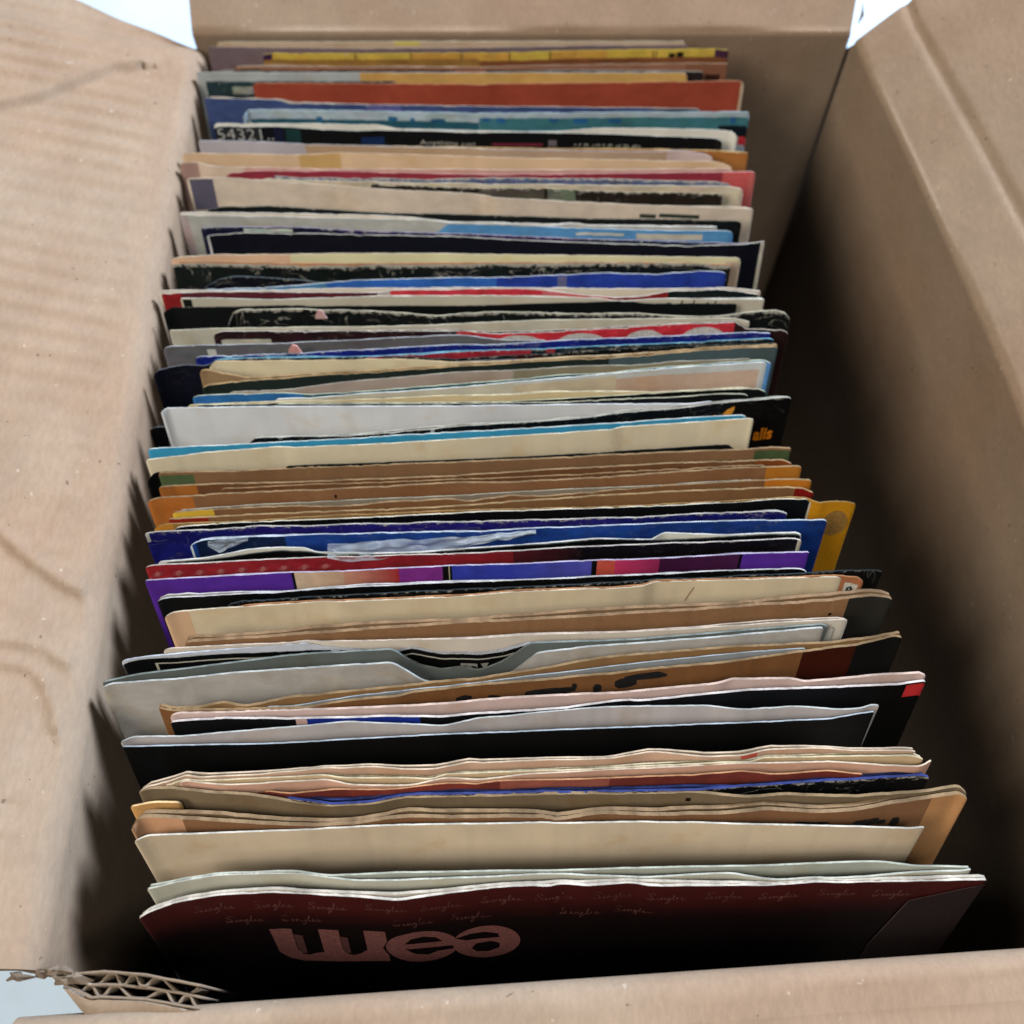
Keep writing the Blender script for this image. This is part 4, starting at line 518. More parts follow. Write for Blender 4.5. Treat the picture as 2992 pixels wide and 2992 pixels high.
 dict(label='peach paper sleeve with torn wavy edge, behind the cream layers', kind='paper', col=(0.8, 0.5087, 0.3475), edge=(0.5855, 0.4501, 0.318), wear=0.2, th=0.4, r=1, dz=0, pat=[(51.9, 55.73, 0, 75, (0.8, 0.1462, 0.102))], top=[(-83.48, 53.27), (-80.15, 55.03), (-72.6, 56.2), (-50.01, 58.02), (-40.94, 58.94), (-38.63, 58.71), (-31.79, 59.17), (-24.42, 58.48), (-18.01, 58.48), (-15.09, 59.05), (-8.94, 60.29), (-7.41, 59.86), (6.55, 60.6), (22.06, 60.91), (31.46, 62.48), (35.8, 62.16), (43.81, 61.41), (51.9, 61.54), (58.29, 63.11), (68.93, 63.42), (78.18, 62.79), (92.1, 62.67)]),
 dict(label='cream paper sleeve with a ragged edge, between the two peach ones', kind='paper', col=(0.8, 0.5744, 0.3358), edge=(0.5723, 0.4615, 0.2916), wear=0.2, th=0.4, r=1, dz=0, pat=[], top=[(-77.88, 55.03), (-68.01, 55.93), (-41.71, 57.29), (-38.46, 56.66), (-22.5, 56.66), (-17.92, 56.2), (-15.05, 57.51), (-13.4, 57.52), (-7.37, 57.75), (21.96, 58.68), (34.35, 59.36), (54.21, 59.98), (56.2, 61.16), (90.43, 61.72), (93.51, 60.91)]),
 dict(label='pinkish peach sleeve with a white right end, in front of the cream ragged one', kind='paper', col=(0.8, 0.4583, 0.3248), edge=(0.599, 0.4731, 0.3459), wear=0.12, th=0.4, r=1, dz=0, pat=[], top=[(-74.62, 54.53), (-63.33, 55.03), (-41.61, 56.16), (-36.06, 55.07), (-22.41, 54.85), (-15.02, 56.65), (-7.35, 56.16), (3.43, 57.45), (28.14, 58.74), (46.75, 59.67), (71.58, 60.29), (83.82, 59.42), (92.41, 59.05), (94.98, 60.85)]),
 dict(label='brownish red sleeve with a tan ragged edge', kind='card', col=(0.2298, 0.0477, 0.037), edge=(0.4615, 0.228, 0.1094), wear=0.25, th=0.38, r=1, dz=0, pat=[(-35.99, -7.34, 0, 75, (0.2928, 0.0562, 0.0405)), (-2.72, 21.86, 0, 75, (0.4054, 0.1207, 0.085))], top=[(-74.0, 50.86, -6), (-63.99, 51.4, -5), (-56.98, 52.43, -3), (-53.98, 52.73), (-38.26, 54.17), (-26.91, 54.03), (-14.98, 55.36), (-7.34, 55.3), (-5.17, 55.67), (-2.72, 55.97), (21.86, 56.59), (40.35, 57.2), (51.53, 58.12), (58.83, 57.32), (71.29, 58.31), (78.82, 57.2)]),
 dict(label='black sleeve with a blue edge speckled white, running down to the left', kind='card', col=(0.0026, 0.0028, 0.0036), edge=(0.0376, 0.0505, 0.174), wear=0.75, th=0.6, r=1, dz=0, pat=[], top=[(-74.0, 48.57, -6), (-61.63, 49.27, -5), (-52.26, 50.47, -3), (-49.26, 50.77), (-35.75, 50.95), (-7.29, 52.38), (3.4, 52.7), (19.27, 53.24), (40.07, 53.84), (70.95, 55.97), (92.69, 57.32), (93.78, 56.59)]),
 dict(label='olive tan kraft sleeve with a fuzzy left edge and a sagging middle', kind='kraft', col=(0.2287, 0.1629, 0.0942), edge=(0.2712, 0.1842, 0.1014), wear=0.12, th=0.7, r=2, dz=0, pat=[(38.94, 40.1, 2.14, 3.56, (0.0167, 0.0084, 0.0047))], top=[(-83.41, 52.82), (-82.27, 54.12), (-75.96, 54.39), (-67.63, 53.27), (-58.52, 52.82), (-49.33, 51.48), (-40.21, 50.37), (-31.24, 50.82), (-24.55, 52.24), (-14.88, 52.34), (-7.29, 52.6), (6.45, 52.94), (21.7, 53.06), (40.04, 53.42), (52.13, 52.34), (61.35, 52.94), (76.5, 52.34), (91.97, 53.54), (99.91, 53.54), (101.71, 52.28)]),
 dict(label='tan kraft sleeve with folded lighter ends and faint black print', kind='kraft', col=(0.296, 0.1438, 0.0686), edge=(0.2772, 0.1794, 0.0984), wear=0.12, th=0.9, r=2, dz=0, pat=[(-84.25, -72.63, 0, 75, (0.7204, 0.3838, 0.2085)), (93.23, 101.8, 0, 75, (0.5825, 0.2929, 0.1226))], blots=[(63.16, 71.14, 3.88, 5.34), (76.27, 80.37, 4.57, 7.9), (79.47, 82.64, 4.76, 7.85), (82.01, 84.54, 6.06, 8.21), (85.37, 87.82, 5.93, 9.64)], tab=1, top=[(-83.84, 44.15), (-83.49, 47.0), (-80.89, 48.04), (-69.68, 47.54), (-54.39, 46.55), (-39.21, 46.16), (-34.2, 46.55), (-24.18, 48.13), (-8.98, 47.79), (7.83, 48.11), (7.96, 47.05), (20.33, 48.9), (31.16, 48.37), (45.84, 48.64), (55.73, 49.6), (67.59, 48.9), (75.83, 49.44), (84.27, 51.05), (92.66, 52.12), (100.55, 53.21), (101.58, 51.37)]),
 dict(label='big smooth cream sleeve with an upturned right corner', kind='paper', col=(0.8, 0.6388, 0.445), edge=(0.6126, 0.5592, 0.4731), wear=0.12, th=0.4, r=1.5, dz=0, pat=[], top=[(-82.58, 42.69), (-79.72, 44.1), (-64.22, 44.59), (-44.18, 45.32), (-24.09, 46.31), (7.81, 46.8), (7.95, 46.62), (29.45, 46.94), (51.04, 46.52), (72.58, 45.99), (87.63, 45.62), (90.71, 45.94)]),
 dict(label='grey white sleeve with a rippled open mouth, behind the maroon front one', kind='paper', col=(0.6842, 0.6665, 0.5354), edge=(0.5089, 0.4968, 0.417), wear=0.12, th=0.4, r=1, dz=0, pat=[], top=[(-77.92, 32.92), (-70.26, 34.78), (-63.02, 35.86), (-46.79, 36.33), (-40.79, 35.49), (-33.33, 34.64), (-23.5, 34.78), (-3.82, 35.49), (7.63, 36.1), (7.78, 36.05), (18.18, 35.7), (28.72, 35.29), (39.33, 35.95), (47.28, 36.2), (55.06, 34.94), (60.3, 34.69), (76.26, 35.6), (86.98, 36.45), (97.61, 36.71), (98.88, 37.21)], back=[(-77.45, 33.66), (-70.29, 34.97), (-63.06, 36.1), (-46.81, 36.57), (-39.33, 35.72), (-23.58, 36.33), (7.64, 36.81), (7.79, 36.71), (34.16, 37.47), (55.4, 37.82), (71.42, 38.48), (79.42, 38.64), (87.22, 37.72), (98.56, 37.42)], bcol=(0.5203, 0.5508, 0.4625), bedge=(0.4615, 0.4615, 0.3754)),
 dict(label='dark maroon front sleeve with a pink rounded logo and faint script print', kind='card', col=(0.0637, 0.0098, 0.009), edge=(0.6265, 0.5592, 0.4731), wear=0.12, th=0.6, r=1.5, dz=0, pat=[], shade_grad=[(0, (0.0634, 0.0084, 0.0073)), (6, (0.0488, 0.0064, 0.0055)), (11, (0.0184, 0.003, 0.0028)), (15, (0.0047, 0.0014, 0.0014)), (30, (0.002, 0.0008, 0.0008))], logo=1, top=[(-78.84, 26.96), (-76.58, 28.5), (-70.59, 30.56), (-62.48, 31.85), (-50.8, 32.45), (-38.01, 31.76), (-24.27, 30.74), (-13.58, 32.22), (-3.8, 33.38), (5.53, 33.85), (7.24, 33.38), (8.97, 33.94), (10.75, 34.09), (16.0, 33.69), (26.03, 34.29), (29.67, 33.69), (54.91, 33.69), (65.53, 34.44), (70.78, 34.29), (101.9, 35.04)], back=[(-78.32, 27.32), (-70.65, 30.93), (-62.52, 32.18), (-50.84, 32.78), (-38.07, 32.45), (-24.33, 31.9), (-13.59, 32.73), (-3.8, 33.66), (7.6, 34.34), (26.05, 34.64), (54.96, 34.14), (65.59, 34.84), (70.83, 34.64), (101.81, 35.34)], bcol=(0.8, 0.7076, 0.5901), bedge=(0.5212, 0.4615, 0.3754)),  # graded face colour paints in the darkness of the gap before it
]

LEAN = math.radians(18)
SL, CL = math.sin(LEAN), math.cos(LEAN)
GROUP = "old record sleeves standing upright in the box"

# keep the sheets from passing through each other: from the front backwards, a sheet lies behind the one before it
GX = np.arange(-125, 111, 1.0)
def mean_y(top):
    p = np.array([q[:2] for q in top]); x = np.linspace(max(p[0, 0], -60), min(p[-1, 0], 50), 20)
    return float(np.mean(np.interp(x, p[:, 0], p[:, 1])))
for a, b in zip(SLEEVES[:-1], SLEEVES[1:]): b['room'] = mean_y(a['top']) - mean_y(b['top'])
def resolve():
    front = np.full(GX.shape, -1e3); b_l, b_r = -1e3, -1e3
    for d in reversed(SLEEVES):
        def prep(top, gap):
            nonlocal front, b_l, b_r
            p = np.array([(q[0], q[1], q[2] if len(q) > 2 else 0.) for q in top])
            m = (GX > p[0, 0]) & (GX < p[-1, 0])
            xs = np.concatenate([[p[0, 0]], GX[m], [p[-1, 0]], p[1:-1, 0]]); xs = np.unique(xs)
            y = np.interp(xs, p[:, 0], p[:, 1]); z = np.interp(xs, p[:, 0], p[:, 2])
            lim = np.interp(xs, GX, front) + gap
            y = np.maximum(y, lim)
            k, c = np.polyfit(xs, y, 1)
            l, r = max(c - 90 * k, b_l + gap), max(c + 90 * k, b_r + gap)
            b_l, b_r = l, r
            gy = np.interp(GX, xs, y)
            front = np.where((GX >= xs[0]) & (GX <= xs[-1]), np.maximum(front, gy), np.maximum(front, -1e3))
            return list(zip(xs, y, z)), (l, r)
        low = d['dz'] < -5
        sf, sb = front.copy(), (b_l, b_r)
        d['top'], d['base'] = prep(d['top'], d['th'] * .8 + .05)
        if 'mid' in d: d['mid']['top'], d['mid']['base'] = prep(d['mid']['top'], .6)
        if d.get('back') is not None: d['back'], d['bbase'] = prep(d['back'], d['th'] * .8 + .05)
        elif 'back' not in d and d.get('room', 9) < 2.0: d['back'] = None
        elif 'back' not in d:
            front = front + np.where((GX >= d['top'][0][0]) & (GX <= d['top'][-1][0]), d['th'] + .1, 0); b_l += d['th'] + .1; b_r += d['th'] + .1
        if low: front, (b_l, b_r) = sf, sb
resolve()

class Panel:
    """one sheet of card: wavy top edge (x, y in mm), leaning back, standing on the floor of the box"""
    def __init__(s, top, dz, r, seed, amp, shift=0., base=None, flat=40.):
        p = np.array([(q[0], q[1], q[2] if len(q) > 2 else 0.) for q in top])
        s.px, s.py, s.pz = p[:, 0], p[:, 1] + shift, p[:, 2] + dz
        s.x0, s.x1 = s.px[0], s.px[-1]
        s.r, s.seed, s.amp, s.flat = r, seed, amp, flat
        l, r_ = base if base else np.polyval(np.polyfit(s.px, s.py - shift, 1), (-90., 90.))
        s.c, s.slope = (l + r_) / 2 + shift, (r_ - l) / 180.
        s.L = (171.5 + np.median(s.pz)) / CL
    def yt(s, x):
        k = 1.1
        y = sum(w * np.interp(x + o * k, s.px, s.py) for o, w in ((-1, .25), (-.5, .25), (0, 0), (.5, .25), (1, .25)))
        return y + s.amp * .45 * fbm(x, s.seed)
    def zt(s, x):
        z = np.interp(x, s.px, s.pz) + s.amp * 1.5 * np.minimum(0, fbm(x, s.seed + 1, ((7, .5), (3, .6), (1.1, .6), (.5, .35))))
        for d in (x - s.x0, s.x1 - x):
            q = np.clip(s.r - d, 0, s.r); z = z - (s.r - np.sqrt(np.maximum(0, s.r ** 2 - q ** 2)))
        return z
    def at(s, x, v, n=0.):
        """point on the front face; n mm out of the face towards the camera"""
        chord = s.c + s.slope * x
        y = chord + (s.yt(x) - chord) * np.exp(-v / s.flat) - v * SL
        z = s.zt(x) - v * CL
        return x, y - n * CL, z + n * SL

VB = [0, .3, .7, 1.3, 2.2, 3.5, 5.5, 8, 12, 18, 27, 40, 60, 90, 130]
def build_panel(name, P, parent, kind, base, edge, wear, th, pats, step=.9, shade_grad=None):
    n = max(8, int((P.x1 - P.x0) / step))
    us = list(np.linspace(P.x0, P.x1, n)) + [P.x0 + d for d in (.25, .6)] + [P.x1 - d for d in (.25, .6)]
    vs = [v for v in VB if v < P.L - 5] + [P.L] + [a for a, _ in (shade_grad or ())]
    for p in pats:
        us += [min(max(p[0], P.x0), P.x1), min(max(p[1], P.x0), P.x1)]
        if p[2] > 0: vs.append(min(p[2], P.L))
        if p[3] < 74: vs.append(min(p[3], P.L))
    def uniq(a, eps):
        a = sorted(a); o = [a[0]]
        for q in a[1:]:
            if q - o[-1] > eps: o.append(q)
        return np.array(o)
    # keep pattern cuts exactly: drop grid lines that crowd them
    cuts = [c for p in pats for c in (p[0], p[1])]
    us = [u for u in us if u in cuts or u in (P.x0, P.x1) or all(abs(u - c) > .12 for c in cuts)]
    us = uniq(us, 1e-4); vs = uniq(vs, 1e-4)
    nc, nr = len(us), len(vs)
    V = []
    for v in vs:
        x, y, z = P.at(us, v); V.append(np.stack([x, y, z], -1))
    F = np.array(V)                                   # rows x cols x 3
    B = F + np.array([0, CL * th, -SL * th])
    verts = np.concatenate([F.reshape(-1, 3), B.reshape(-1, 3), F[0], B[0], F[:, 0], B[:, 0], F[:, -1], B[:, -1]])
    nf = nr * nc
    o_ft, o_bt = 2 * nf, 2 * nf + nc
    o_l, o_lb = 2 * nf + 2 * nc, 2 * nf + 2 * nc + nr
    o_r, o_rb = o_lb + nr, o_lb + 2 * nr
    faces = grid_faces(nr, nc, 0, True) + grid_faces(nr, nc, nf, False)
    nprint = (nr - 1) * (nc - 1)
    for j in range(nc - 1): faces.append((o_ft + j, o_ft + j + 1, o_bt + j + 1, o_bt + j))
    for i in range(nr - 1):
        faces.append((o_l + i, o_lb + i, o_lb + i + 1, o_l + i + 1))
        faces.append((o_r + i, o_r + i + 1, o_rb + i + 1, o_rb + i))
    fm = [0] * (2 * nprint) + [1] * (len(faces) - 2 * nprint)
    o = mesh_ob(name, [W(*q) for q in verts], faces, [KIND[kind], M_EDGE], fmat=fm)
    me = o.data
    # uv in mm and print colour per corner
    UV = np.zeros((len(verts), 2))
    gu, gv = np.meshgrid(us, vs)
    UV[:nf] = np.stack([gu, gv], -1).reshape(-1, 2); UV[nf:2 * nf] = UV[:nf] + (400, 30)
    UV[o_ft:o_ft + nc, 0] = us; UV[o_bt:o_bt + nc, 0] = us; UV[o_bt:o_bt + nc, 1] = th
    for a in (o_l, o_r): UV[a:a + nr, 0] = vs + 300
    for a in (o_lb, o_rb): UV[a:a + nr, 0] = vs + 300; UV[a:a + nr, 1] = th
    li = np.empty(len(me.loops), dtype=np.int32); me.loops.foreach_get("vertex_index", li)
    me.uv_layers.new(name="mm").data.foreach_set("uv", UV[li].ravel())
    C = np.empty((len(faces), 4, 4)); C[:, :, 3] = wear
    C[:, :, :3] = base
    C[nprint * 2:, :, :3] = edge
    cu = (us[:-1] + us[1:]) / 2; cv = (vs[:-1] + vs[1:]) / 2
    CU, CV = np.meshgrid(cu, cv); CU, CV = CU.ravel(), CV.ravel()
    fi = np.arange(nprint)
    lx = UV[li.reshape(-1, 4)[:nprint], 0]
    if shade_grad:  # shade put into the face colour, darker further down the panel
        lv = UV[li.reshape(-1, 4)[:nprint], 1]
        for q in range(3): C[:nprint, :, q] = np.interp(lv, [a for a, _ in shade_grad], [c[q] for _, c in shade_grad])
    for p in pats:
        m = fi[(CU > p[0]) & (CU < p[1]) & (CV > p[2]) & (CV < p[3])]
        if len(p) > 5:
            t = np.clip((lx[m] - p[0]) / (p[1] - p[0]), 0, 1)[..., None]
            C[m, :, :3] = np.array(p[4]) * (1 - t) + np.array(p[5]) * t
        else: C[m, :, :3] = p[4]
    ca = me.color_attributes.new("print", 'FLOAT_COLOR', 'CORNER')
    ca.data.foreach_set("color", C.astype(np.float32).ravel())
    keep_world(o, parent)
    return o

_mats = {}
def ink(c, rough=.55):
    key = tuple(round(q, 3) for q in c) + (rough,)
    if key not in _mats: _mats[key] = flat_material("printing_ink", c, rough, .2, .3, 1500.0)
    return _mats[key]

def decal(name, P, parent, polys, c, n=.07, cut=2.5, rough=.55):
    """flat print: polygons in (x, v) mm laid on the panel's curved face"""
    bm = bmesh.new()
    for pl in polys:
        holes = pl if isinstance(pl[0][0], (list, tuple)) else [pl]
        tri = tessellate_polygon([[Vector((q[0], q[1], 0)) for q in h] for h in holes])
        flat = [q for h in holes for q in h]
        vs = [bm.verts.new((q[0], q[1], 0)) for q in flat]
        for t in tri:
            try: bm.faces.new([vs[i] for i in t])
            except ValueError: pass
    for _ in range(4):
        es = [e for e in bm.edges if e.calc_length() > cut]
        if not es: break
        bmesh.ops.subdivide_edges(bm, edges=es, cuts=1)
        bmesh.ops.triangulate(bm, faces=bm.faces[:])
    bm.normal_update()
    co = np.array([v.co[:] for v in bm.verts])
    x, y, z = P.at(co[:, 0], np.maximum(co[:, 1], .05), n)
    for v, a, b, d in zip(bm.verts, x, y, z): v.co = W(a, b, d)
    me = bpy.data.meshes.new(name); bm.to_mesh(me); bm.free()
    me.materials.append(ink(c, rough))
    o = bpy.data.objects.new(name, me); col.objects.link(o)
    keep_world(o, parent)
    return o

def text_polys(txt, bold):
    cu = bpy.data.curves.new("lettering", 'FONT'); cu.body = txt; cu.size = 1.0
    cu.resolution_u = 3
    if bold is True: cu.offset = .03
    elif bold == 'thin': cu.offset = -.012
    o = bpy.data.objects.new("lettering", cu)
    me = bpy.data.meshes.new_from_object(o)
    co = np.array([v.co[:2] for v in me.vertices]); lo, hi = co.min(0), co.max(0)
    co = (co - lo) / (hi - lo)
    pol = [[tuple(co[i]) for i in p.vertices] for p in me.polygons]
    bpy.data.meshes.remove(me); bpy.data.objects.remove(o); bpy.data.curves.remove(cu)
    return pol

def oval(x, v, rx, rv, n=20, a0=0., a1=2 * math.pi):
    return [(x + rx * math.cos(a0 + (a1 - a0) * i / n), v - rv * math.sin(a0 + (a1 - a0) * i / n)) for i in range(n if a1 - a0 > 6 else n + 1)]

def stroke(pts, w):
    """polygons (quads) of a pen line through pts"""
    out = []
    for (x0, y0), (x1, y1) in zip(pts[:-1], pts[1:]):
        dx, dy = x1 - x0, y1 - y0; L = math.hypot(dx, dy) or 1e-6
        nx, ny = -dy / L * w / 2, dx / L * w / 2
        ex, ey = dx / L * w * .3, dy / L * w * .3
        out.append([(x0 + nx - ex, y0 + ny - ey), (x1 + nx + ex, y1 + ny + ey), (x1 - nx + ex, y1 - ny + ey), (x0 - nx - ex, y0 - ny - ey)])
    return out

def script_word(x, v, w, h):
    """handwritten 'Singles' as a pen line; x, v left/top in mm"""
    S = [(.20, .18), (.14, .02), (.04, .10), (.07, .30), (.16, .45), (.13, .66), (.02, .66), (.0, .52), (.16, .60), (.25, .62), (.27, .42), (.28, .64), (.34, .58),
         (.36, .42), (.37, .64), (.40, .46), (.44, .44), (.45, .64), (.50, .58), (.57, .44), (.52, .44), (.50, .60), (.55, .64), (.58, .44), (.57, .90), (.50, 1.0), (.50, .86),
         (.62, .60), (.70, .2), (.70, .02), (.66, .2), (.67, .62), (.73, .62), (.79, .48), (.76, .42), (.74, .58), (.79, .65), (.86, .55), (.90, .42), (.92, .58), (.88, .66), (1.0, .58)]
    return [(x + a * w, v + b * h) for a, b in S]

def logo_polys(x0, x1, v0, v1):
    """rounded three-letter logo: returns (letters, dark shade pieces)"""
    w = x1 - x0; h = v1 - v0
    def X(a): return x0 + a * w
    def Y(b): return v0 + b * h
    # w: a block with two slots open to the top and a round lower left corner
    pts = [(0, 0), (.088, 0), (.088, .62), (.105, .78), (.135, .80), (.165, .74), (.195, .72), (.195, 0), (.275, 0), (.275, .62), (.29, .76), (.315, .80), (.345, .74), (.375, .62), (.375, 0), (.462, 0), (.462, .30), (.44, .55), (.46, .78), (.46, .98), (.36, 1.0), (.20, 1.02), (.10, 1.0), (.045, .9), (.012, .7)]
    letters = [[(X(a), Y(b)) for a, b in pts]]
    # e: ring with a slot and an opening at the right
    ev = [oval(X(.60), Y(.52), .147 * w, .50 * h, 36)]
    slot = [(X(a), Y(b)) for a, b in [(.53, .40), (.56, .24), (.61, .19), (.66, .25), (.685, .40)]]
    gap = [(X(a), Y(b)) for a, b in [(.53, .56), (.75, .56), (.74, .66), (.66, .70), (.62, .80), (.57, .74)]]
    letters.append([ev[0], slot[::-1], gap[::-1]])
    av = [oval(X(.862), Y(.54), .138 * w, .50 * h, 36)]
    slot2 = [(X(a), Y(b)) for a, b in [(.80, .70), (.82, .56), (.88, .52), (.915, .60), (.915, .74), (.87, .84), (.82, .82)]]
    gap2 = [(X(a), Y(b)) for a, b in [(.735, .36), (.80, .24), (.86, .22), (.91, .30), (.915, .42), (.83, .42), (.78, .44)]]
    letters.append([av[0], slot2[::-1], gap2[::-1]])
    shade = [[(X(a), Y(b)) for a, b in q] for q in ([(.09, .16), (.125, .20), (.125, .74), (.105, .76), (.092, .62)], [(.277, .2), (.305, .24), (.305, .72), (.292, .74), (.278, .62)])]
    return letters, shade

for i, d in enumerate(SLEEVES):
    if d['r'] == 1: d['r'] = rng.uniform(.5, 2.4)
    top = d['top']
    ym = sum(p[1] for p in top) / len(top); xm = (top[0][0] + top[-1][0]) / 2
    root = thing("record_sleeve", d['label'], "record sleeve", W(xm, ym - 178 * SL, -172), GROUP)
    amp = dict(card=.16, paper=.14, kraft=.22)[d['kind']] * (1 + .8 * d['wear'])
    P = Panel(top, d['dz'], d['r'], 40 + i * 3, amp, 0., d['base'])
    build_panel("front_panel", P, root, d['kind'], d['col'], d['edge'], d['wear'], d['th'], d['pat'], shade_grad=d.get('shade_grad'))
    if 'back' not in d:                              # the far side of the sleeve, just behind
        k1, k2 = rng.uniform(-2.6, .2, 2)
        tb = [(q[0], q[1] + .5 * abs(math.sin(q[0] / 19. + i)) * min(1., d.get('room', 2) / 3.), (q[2] if len(q) > 2 else 0.) + min(0, k1 + (k2 - k1) * (q[0] + 90) / 180)) for q in d['top']]
        Q = Panel(tb, d['dz'] - .3, d['r'] + .6, 41 + i * 3, amp * 1.4, d['th'] + .12, d['base'])
        build_panel("back_panel", Q, root, d['kind'], d['edge'], d['edge'], .1, d['th'], [], 2.5)
    elif d['back'] is not None:
        Q = Panel(d['back'], d['dz'], d['r'], 41 + i * 3, amp, 0., d['bbase'])
        build_panel("back_panel", Q, root, 'paper', d['bcol'], d['bedge'], .05, d['th'], [])
    if 'mid' in d:
        m = d['mid']
        r2 = thing("inner_sleeve", m['label'], "inner sleeve", W(xm, ym - 178 * SL, -172))
        build_panel("paper_sheet", Panel(m['top'], d['dz'] - .5, 1., 77, .14, 0., m['base']), r2, 'paper', m['col'], m['edge'], .1, .3, [])
    for txt, (u0, u1, v0, v1), c, mode in d.get('text', ()):
        if mode == 'serif':                          # slab capitals: T with hanging serifs and the head of a V
            T = [(0, 1), (.50, 1), (.50, .45), (.46, .72), (.34, .82), (.33, 0), (.17, 0), (.17, .82), (.05, .72), (0, .45)]
            V = [(.60, 1), (.84, 1), (.80, .82), (.74, .35), (.70, .35), (.64, .82)]
            decal("lettering", P, root, [[(u0 + a * (u1 - u0), v1 - b * (v1 - v0)) for a, b in q] for q in (T, V)], c)
            continue
        pol = text_polys(txt, True if mode == 'bold' else mode)
        decal("lettering", P, root, [[(u0 + a * (u1 - u0), v1 - b * (v1 - v0)) for a, b in q] for q in pol], c)
    for (u0, u1, v0, v1), c, n in d.get('ticks', ()):          # cut off tops of illegible writing
        r = random.Random(int(u0 * 7)); pl = []
        for k in range(n):
            x = u0 + (u1 - u0) * (k + r.uniform(.2, .8)) / n; h = (v1 - v0) * r.uniform(.5, 1)
            pl += stroke([(x, v1), (x + r.uniform(-.2, .6), v1 - h), (x + r.uniform(.3, .9), v1 - h * .7)], min(.3, (u1 - u0) / n * .3))
        decal("pen_mark", P, root, pl, c, .07, 6)
    for (u0, u1, v0, v1) in d.get('blots', ()):
        r = random.Random(int(u0 * 10)); n = 12
        pl = []
        for k in range(n):
            t = 2 * math.pi * k / n; c_, s_ = math.cos(t), math.sin(t)
            m = max(abs(c_), abs(s_)); rad = r.uniform(.8, 1.0)
            pl.append(((u0 + u1) / 2 + (u1 - u0) / 2 * c_ / m * rad, (v0 + v1) / 2 + (v1 - v0) / 2 * s_ / m * rad))
        decal("printed_letter", P, root, [pl], (.012, .011, .010))
    for (u0, u1, v0, v1) in d.get('arches', ()):
        decal("printed_arch", P, root, [oval((u0 + u1) / 2, v1 + 1.5, (u1 - u0) / 2, v1 - v0 + 1.5, 18, 0, math.pi)], (.62, .60, .58))
    if 'leaf' in d:
        u0, u1, v0, v1 = d['leaf']; w, h = u1 - u0, v1 - v0
        leaf = [(.56, 1.0), (.58, .62), (.72, .25), (.97, 0.), (.98, .35), (.90, .75), (.76, 1.0)]
        fruit = [(.0, 1.0), (.08, .78), (.25, .72), (.40, .80), (.46, 1.0)]
        decal("printed_emblem", P, root, [[(u0 + a * w, v0 + b * h) for a, b in q] for q in (leaf, fruit)], (.80, .33, .04))
    if 'disc' in d:
        u0, u1, v0, v1 = d['disc']
        decal("printed_disc", P, root, [oval((u0 + u1) / 2, (v0 + v1) / 2, (u1 - u0) / 2, (v1 - v0) / 2, 28)], (.36, .19, .05))
    if 'rope' in d:
        u0, u1, v0, v1 = d['rope']
        for k in range(9):
            x = u0 + (u1 - u0) * (k + .4) / 9
            for s, c in ((1.0, (.36, .045, .06)), (.5, (.46, .13, .12))):
                decal("printed_twist", P, root, [[(x - 1.9 * s, 3.4 + s * .4), (x - .9 * s, 2.5), (x + .6 * s, 2.3 - .3 * s), (x + 1.7 * s, 2.9), (x + 1.1 * s, 3.6), (x - .5 * s, 4.2)]], c, .07 + .05 * (1 - s))
    if 'sticker' in d:
        u0, u1, v0, v1 = d['sticker']
        st = decal("price_sticker", P, root, [[(u0, v0), (u1, v0 + .2), (u1 - .1, v1), (u0, v1)]], (.70, .64, .54), .1)
        w, h = u1 - u0, v1 - v0
        pen = [(u0 + w * a, v0 + h * b) for a, b in ((.62, .45), (.50, .28), (.30, .36), (.30, .52), (.48, .56), (.62, .42), (.64, .62), (.52, .82), (.30, .86))]
        decal("pen_mark", P, root, stroke(pen, .55), (.02, .05, .06), .18)
    if 'scratch' in d:
        x0, v0, x1, v1 = d['scratch']
        decal("stain", P, root, stroke([(x0, v0), (x0 * .6 + x1 * .4, v0 * .6 + v1 * .4 - .2), (x1, v1)], .35), (.40, .22, .12), .06)
    if 'tab' in d:
        Q = Panel([(-85.2, 50.5), (-80, 51.5), (-74, 51.5)], -1.5, 1.5, 7, .1)
        build_panel("torn_tab", Q, root, 'kraft', (.75, .40, .14), (.75, .5, .25), .1, .5, [])
    if 'logo' in d:
        letters, shade = logo_polys(-54.3, 1.9, 16.3, 32.6)
        decal("logo", P, root, letters, (.175, .066, .058), .07, 1.6)
        decal("logo_shade", P, root, shade, (.085, .033, .030), .075, 1.6)
        r = random.Random(3)
        for row, (v, n, a) in enumerate(((3.0, 14, .0), (9.6, 13, 5.5))):
            for k in range(n):
                x = -68 + k * 12.2 + a + r.uniform(-.5, .5)
                if x > 90 or (row == 1 and (k % 3 == 2 or x > 30)): continue
                wd = script_word(x, v + r.uniform(-.4, .4), 8.6 + r.uniform(-.6, .5), 4.4 + r.uniform(-.3, .3))
                f = r.uniform(.35, 1.0) if row == 0 else .45
                keep = [s for q, s in enumerate(stroke(wd, .2)) if r.random() < .55 + .4 * f]
                decal("script_print", P, root, keep, (.05 + .09 * f, .016 + .036 * f, .014 + .03 * f), .06, 6)
        # turned-over flap at the right end of the sleeve
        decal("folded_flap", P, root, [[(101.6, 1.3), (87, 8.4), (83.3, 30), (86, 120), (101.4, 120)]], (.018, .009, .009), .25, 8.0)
        decal("folded_flap_edge", P, root, stroke([(101.6, 1.3), (87, 8.4), (83.3, 30), (83, 60)], .35), (.08, .05, .045), .3, 8.0)

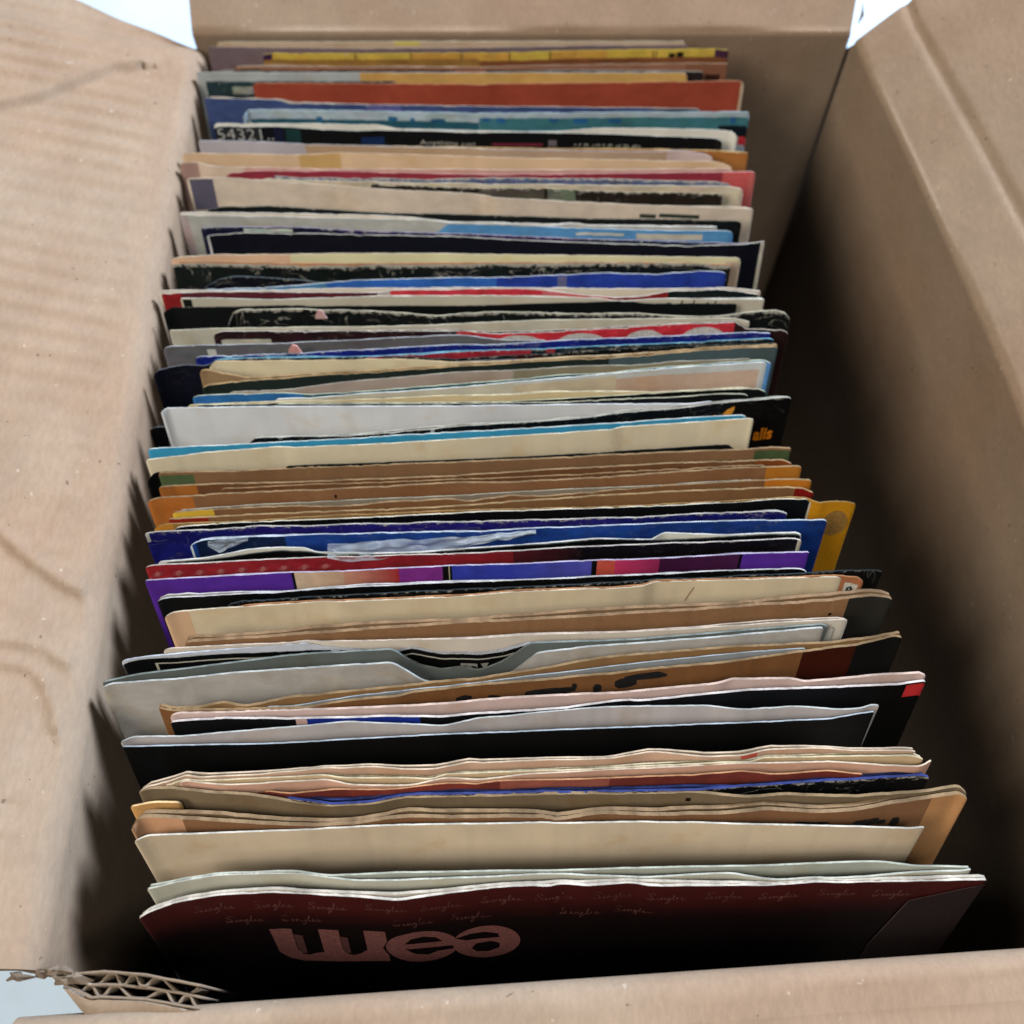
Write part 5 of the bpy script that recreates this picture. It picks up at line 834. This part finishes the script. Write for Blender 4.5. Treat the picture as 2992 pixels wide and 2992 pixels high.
# clear plastic film torn along the top of one sleeve
def film_material():
    k = N("clear_plastic_film")
    tc = k.n("ShaderNodeTexCoord")
    n1 = k.noise(k.mapping(tc.outputs["Object"], (1, 4, 4)), 55.0, 3, .5)
    tr = k.n("ShaderNodeBsdfTransparent"); tr.inputs[0].default_value = (.93, .95, .96, 1)
    mx = k.n("ShaderNodeMixShader")
    k.b.inputs["Base Color"].default_value = (.60, .66, .70, 1); k.b.inputs["Roughness"].default_value = .22
    k.put(mx.inputs[0], k.ramp(n1, .3, .7, .16, .48)); k.put(mx.inputs[1], tr.outputs[0]); k.put(mx.inputs[2], k.b.outputs[0])
    k.t.links.new(mx.outputs[0], k.t.nodes["Material Output"].inputs[0])
    k.bump(n1, .5, .001)
    return k.m
M_FILM = film_material()
def film(label, x0, x1, ytop, h, sag, seed):
    nu, nv = 50, 12
    u = np.linspace(x0, x1, nu); P = []
    t = (u - x0) / (x1 - x0)
    for j in range(nv):
        q = j / (nv - 1)
        y = ytop(u) - q * h(t) * .9 + .5 * fbm(u + 7 * j, seed, ((9, 1.), (4, .6)))
        z = 1.2 + .5 * fbm(u, seed + 1) - q * h(t) * sag
        P.append(np.stack([u, y, z], -1))
    P = np.array(P)
    o = mesh_ob("plastic_film", [W(*p) for p in P.reshape(-1, 3)], grid_faces(nv, nu, 0, True), M_FILM)
    o["label"] = label; o["category"] = "plastic film"
    return o
film("crumpled clear plastic film lying over the crimson sleeve's edge", -46, 6, lambda u: np.interp(u, [-46, 6], [114.6, 118.4]), lambda t: np.interp(t, [0, .1, .5, .8, 1], [3.8, 4.6, 4.0, 2.2, .8]), .35, 21)
film("small torn corner of clear plastic by the frayed blue sleeve", -76, -66, lambda u: np.interp(u, [-76, -66], [115.4, 116.2]), lambda t: np.interp(t, [0, .3, 1], [1.2, 3.4, .8]), .3, 25)
def scrap(label, x, y, w, h, c):
    t = [(-w / 2, 0), (-w * .42, h * .4), (-w * .1, h), (w * .2, h * .85), (w / 2, 0)]
    v = [W(x + a, y + .25 * b, b - 1.0) for a, b in t] + [W(x + a, y + .25 * b + .3, b - 1.0) for a, b in t]
    n = len(t)
    f = [tuple(range(n)), tuple(range(2 * n - 1, n - 1, -1))] + [(i, (i + 1) % n, n + (i + 1) % n, n + i)[::-1] for i in range(n)]
    o = mesh_ob("paper_scrap", v, f, flat_material("pink_paper", c, .8), smooth=False)
    o["label"] = label; o["category"] = "paper scrap"
scrap("pink paper point in front of the frayed black sleeve", -54.5, 187.6, 3.4, 3.0, (.62, .38, .36))
scrap("pink paper tab against the deep blue sleeve", -60.5, 174.9, 4.2, 3.4, (.66, .32, .30))
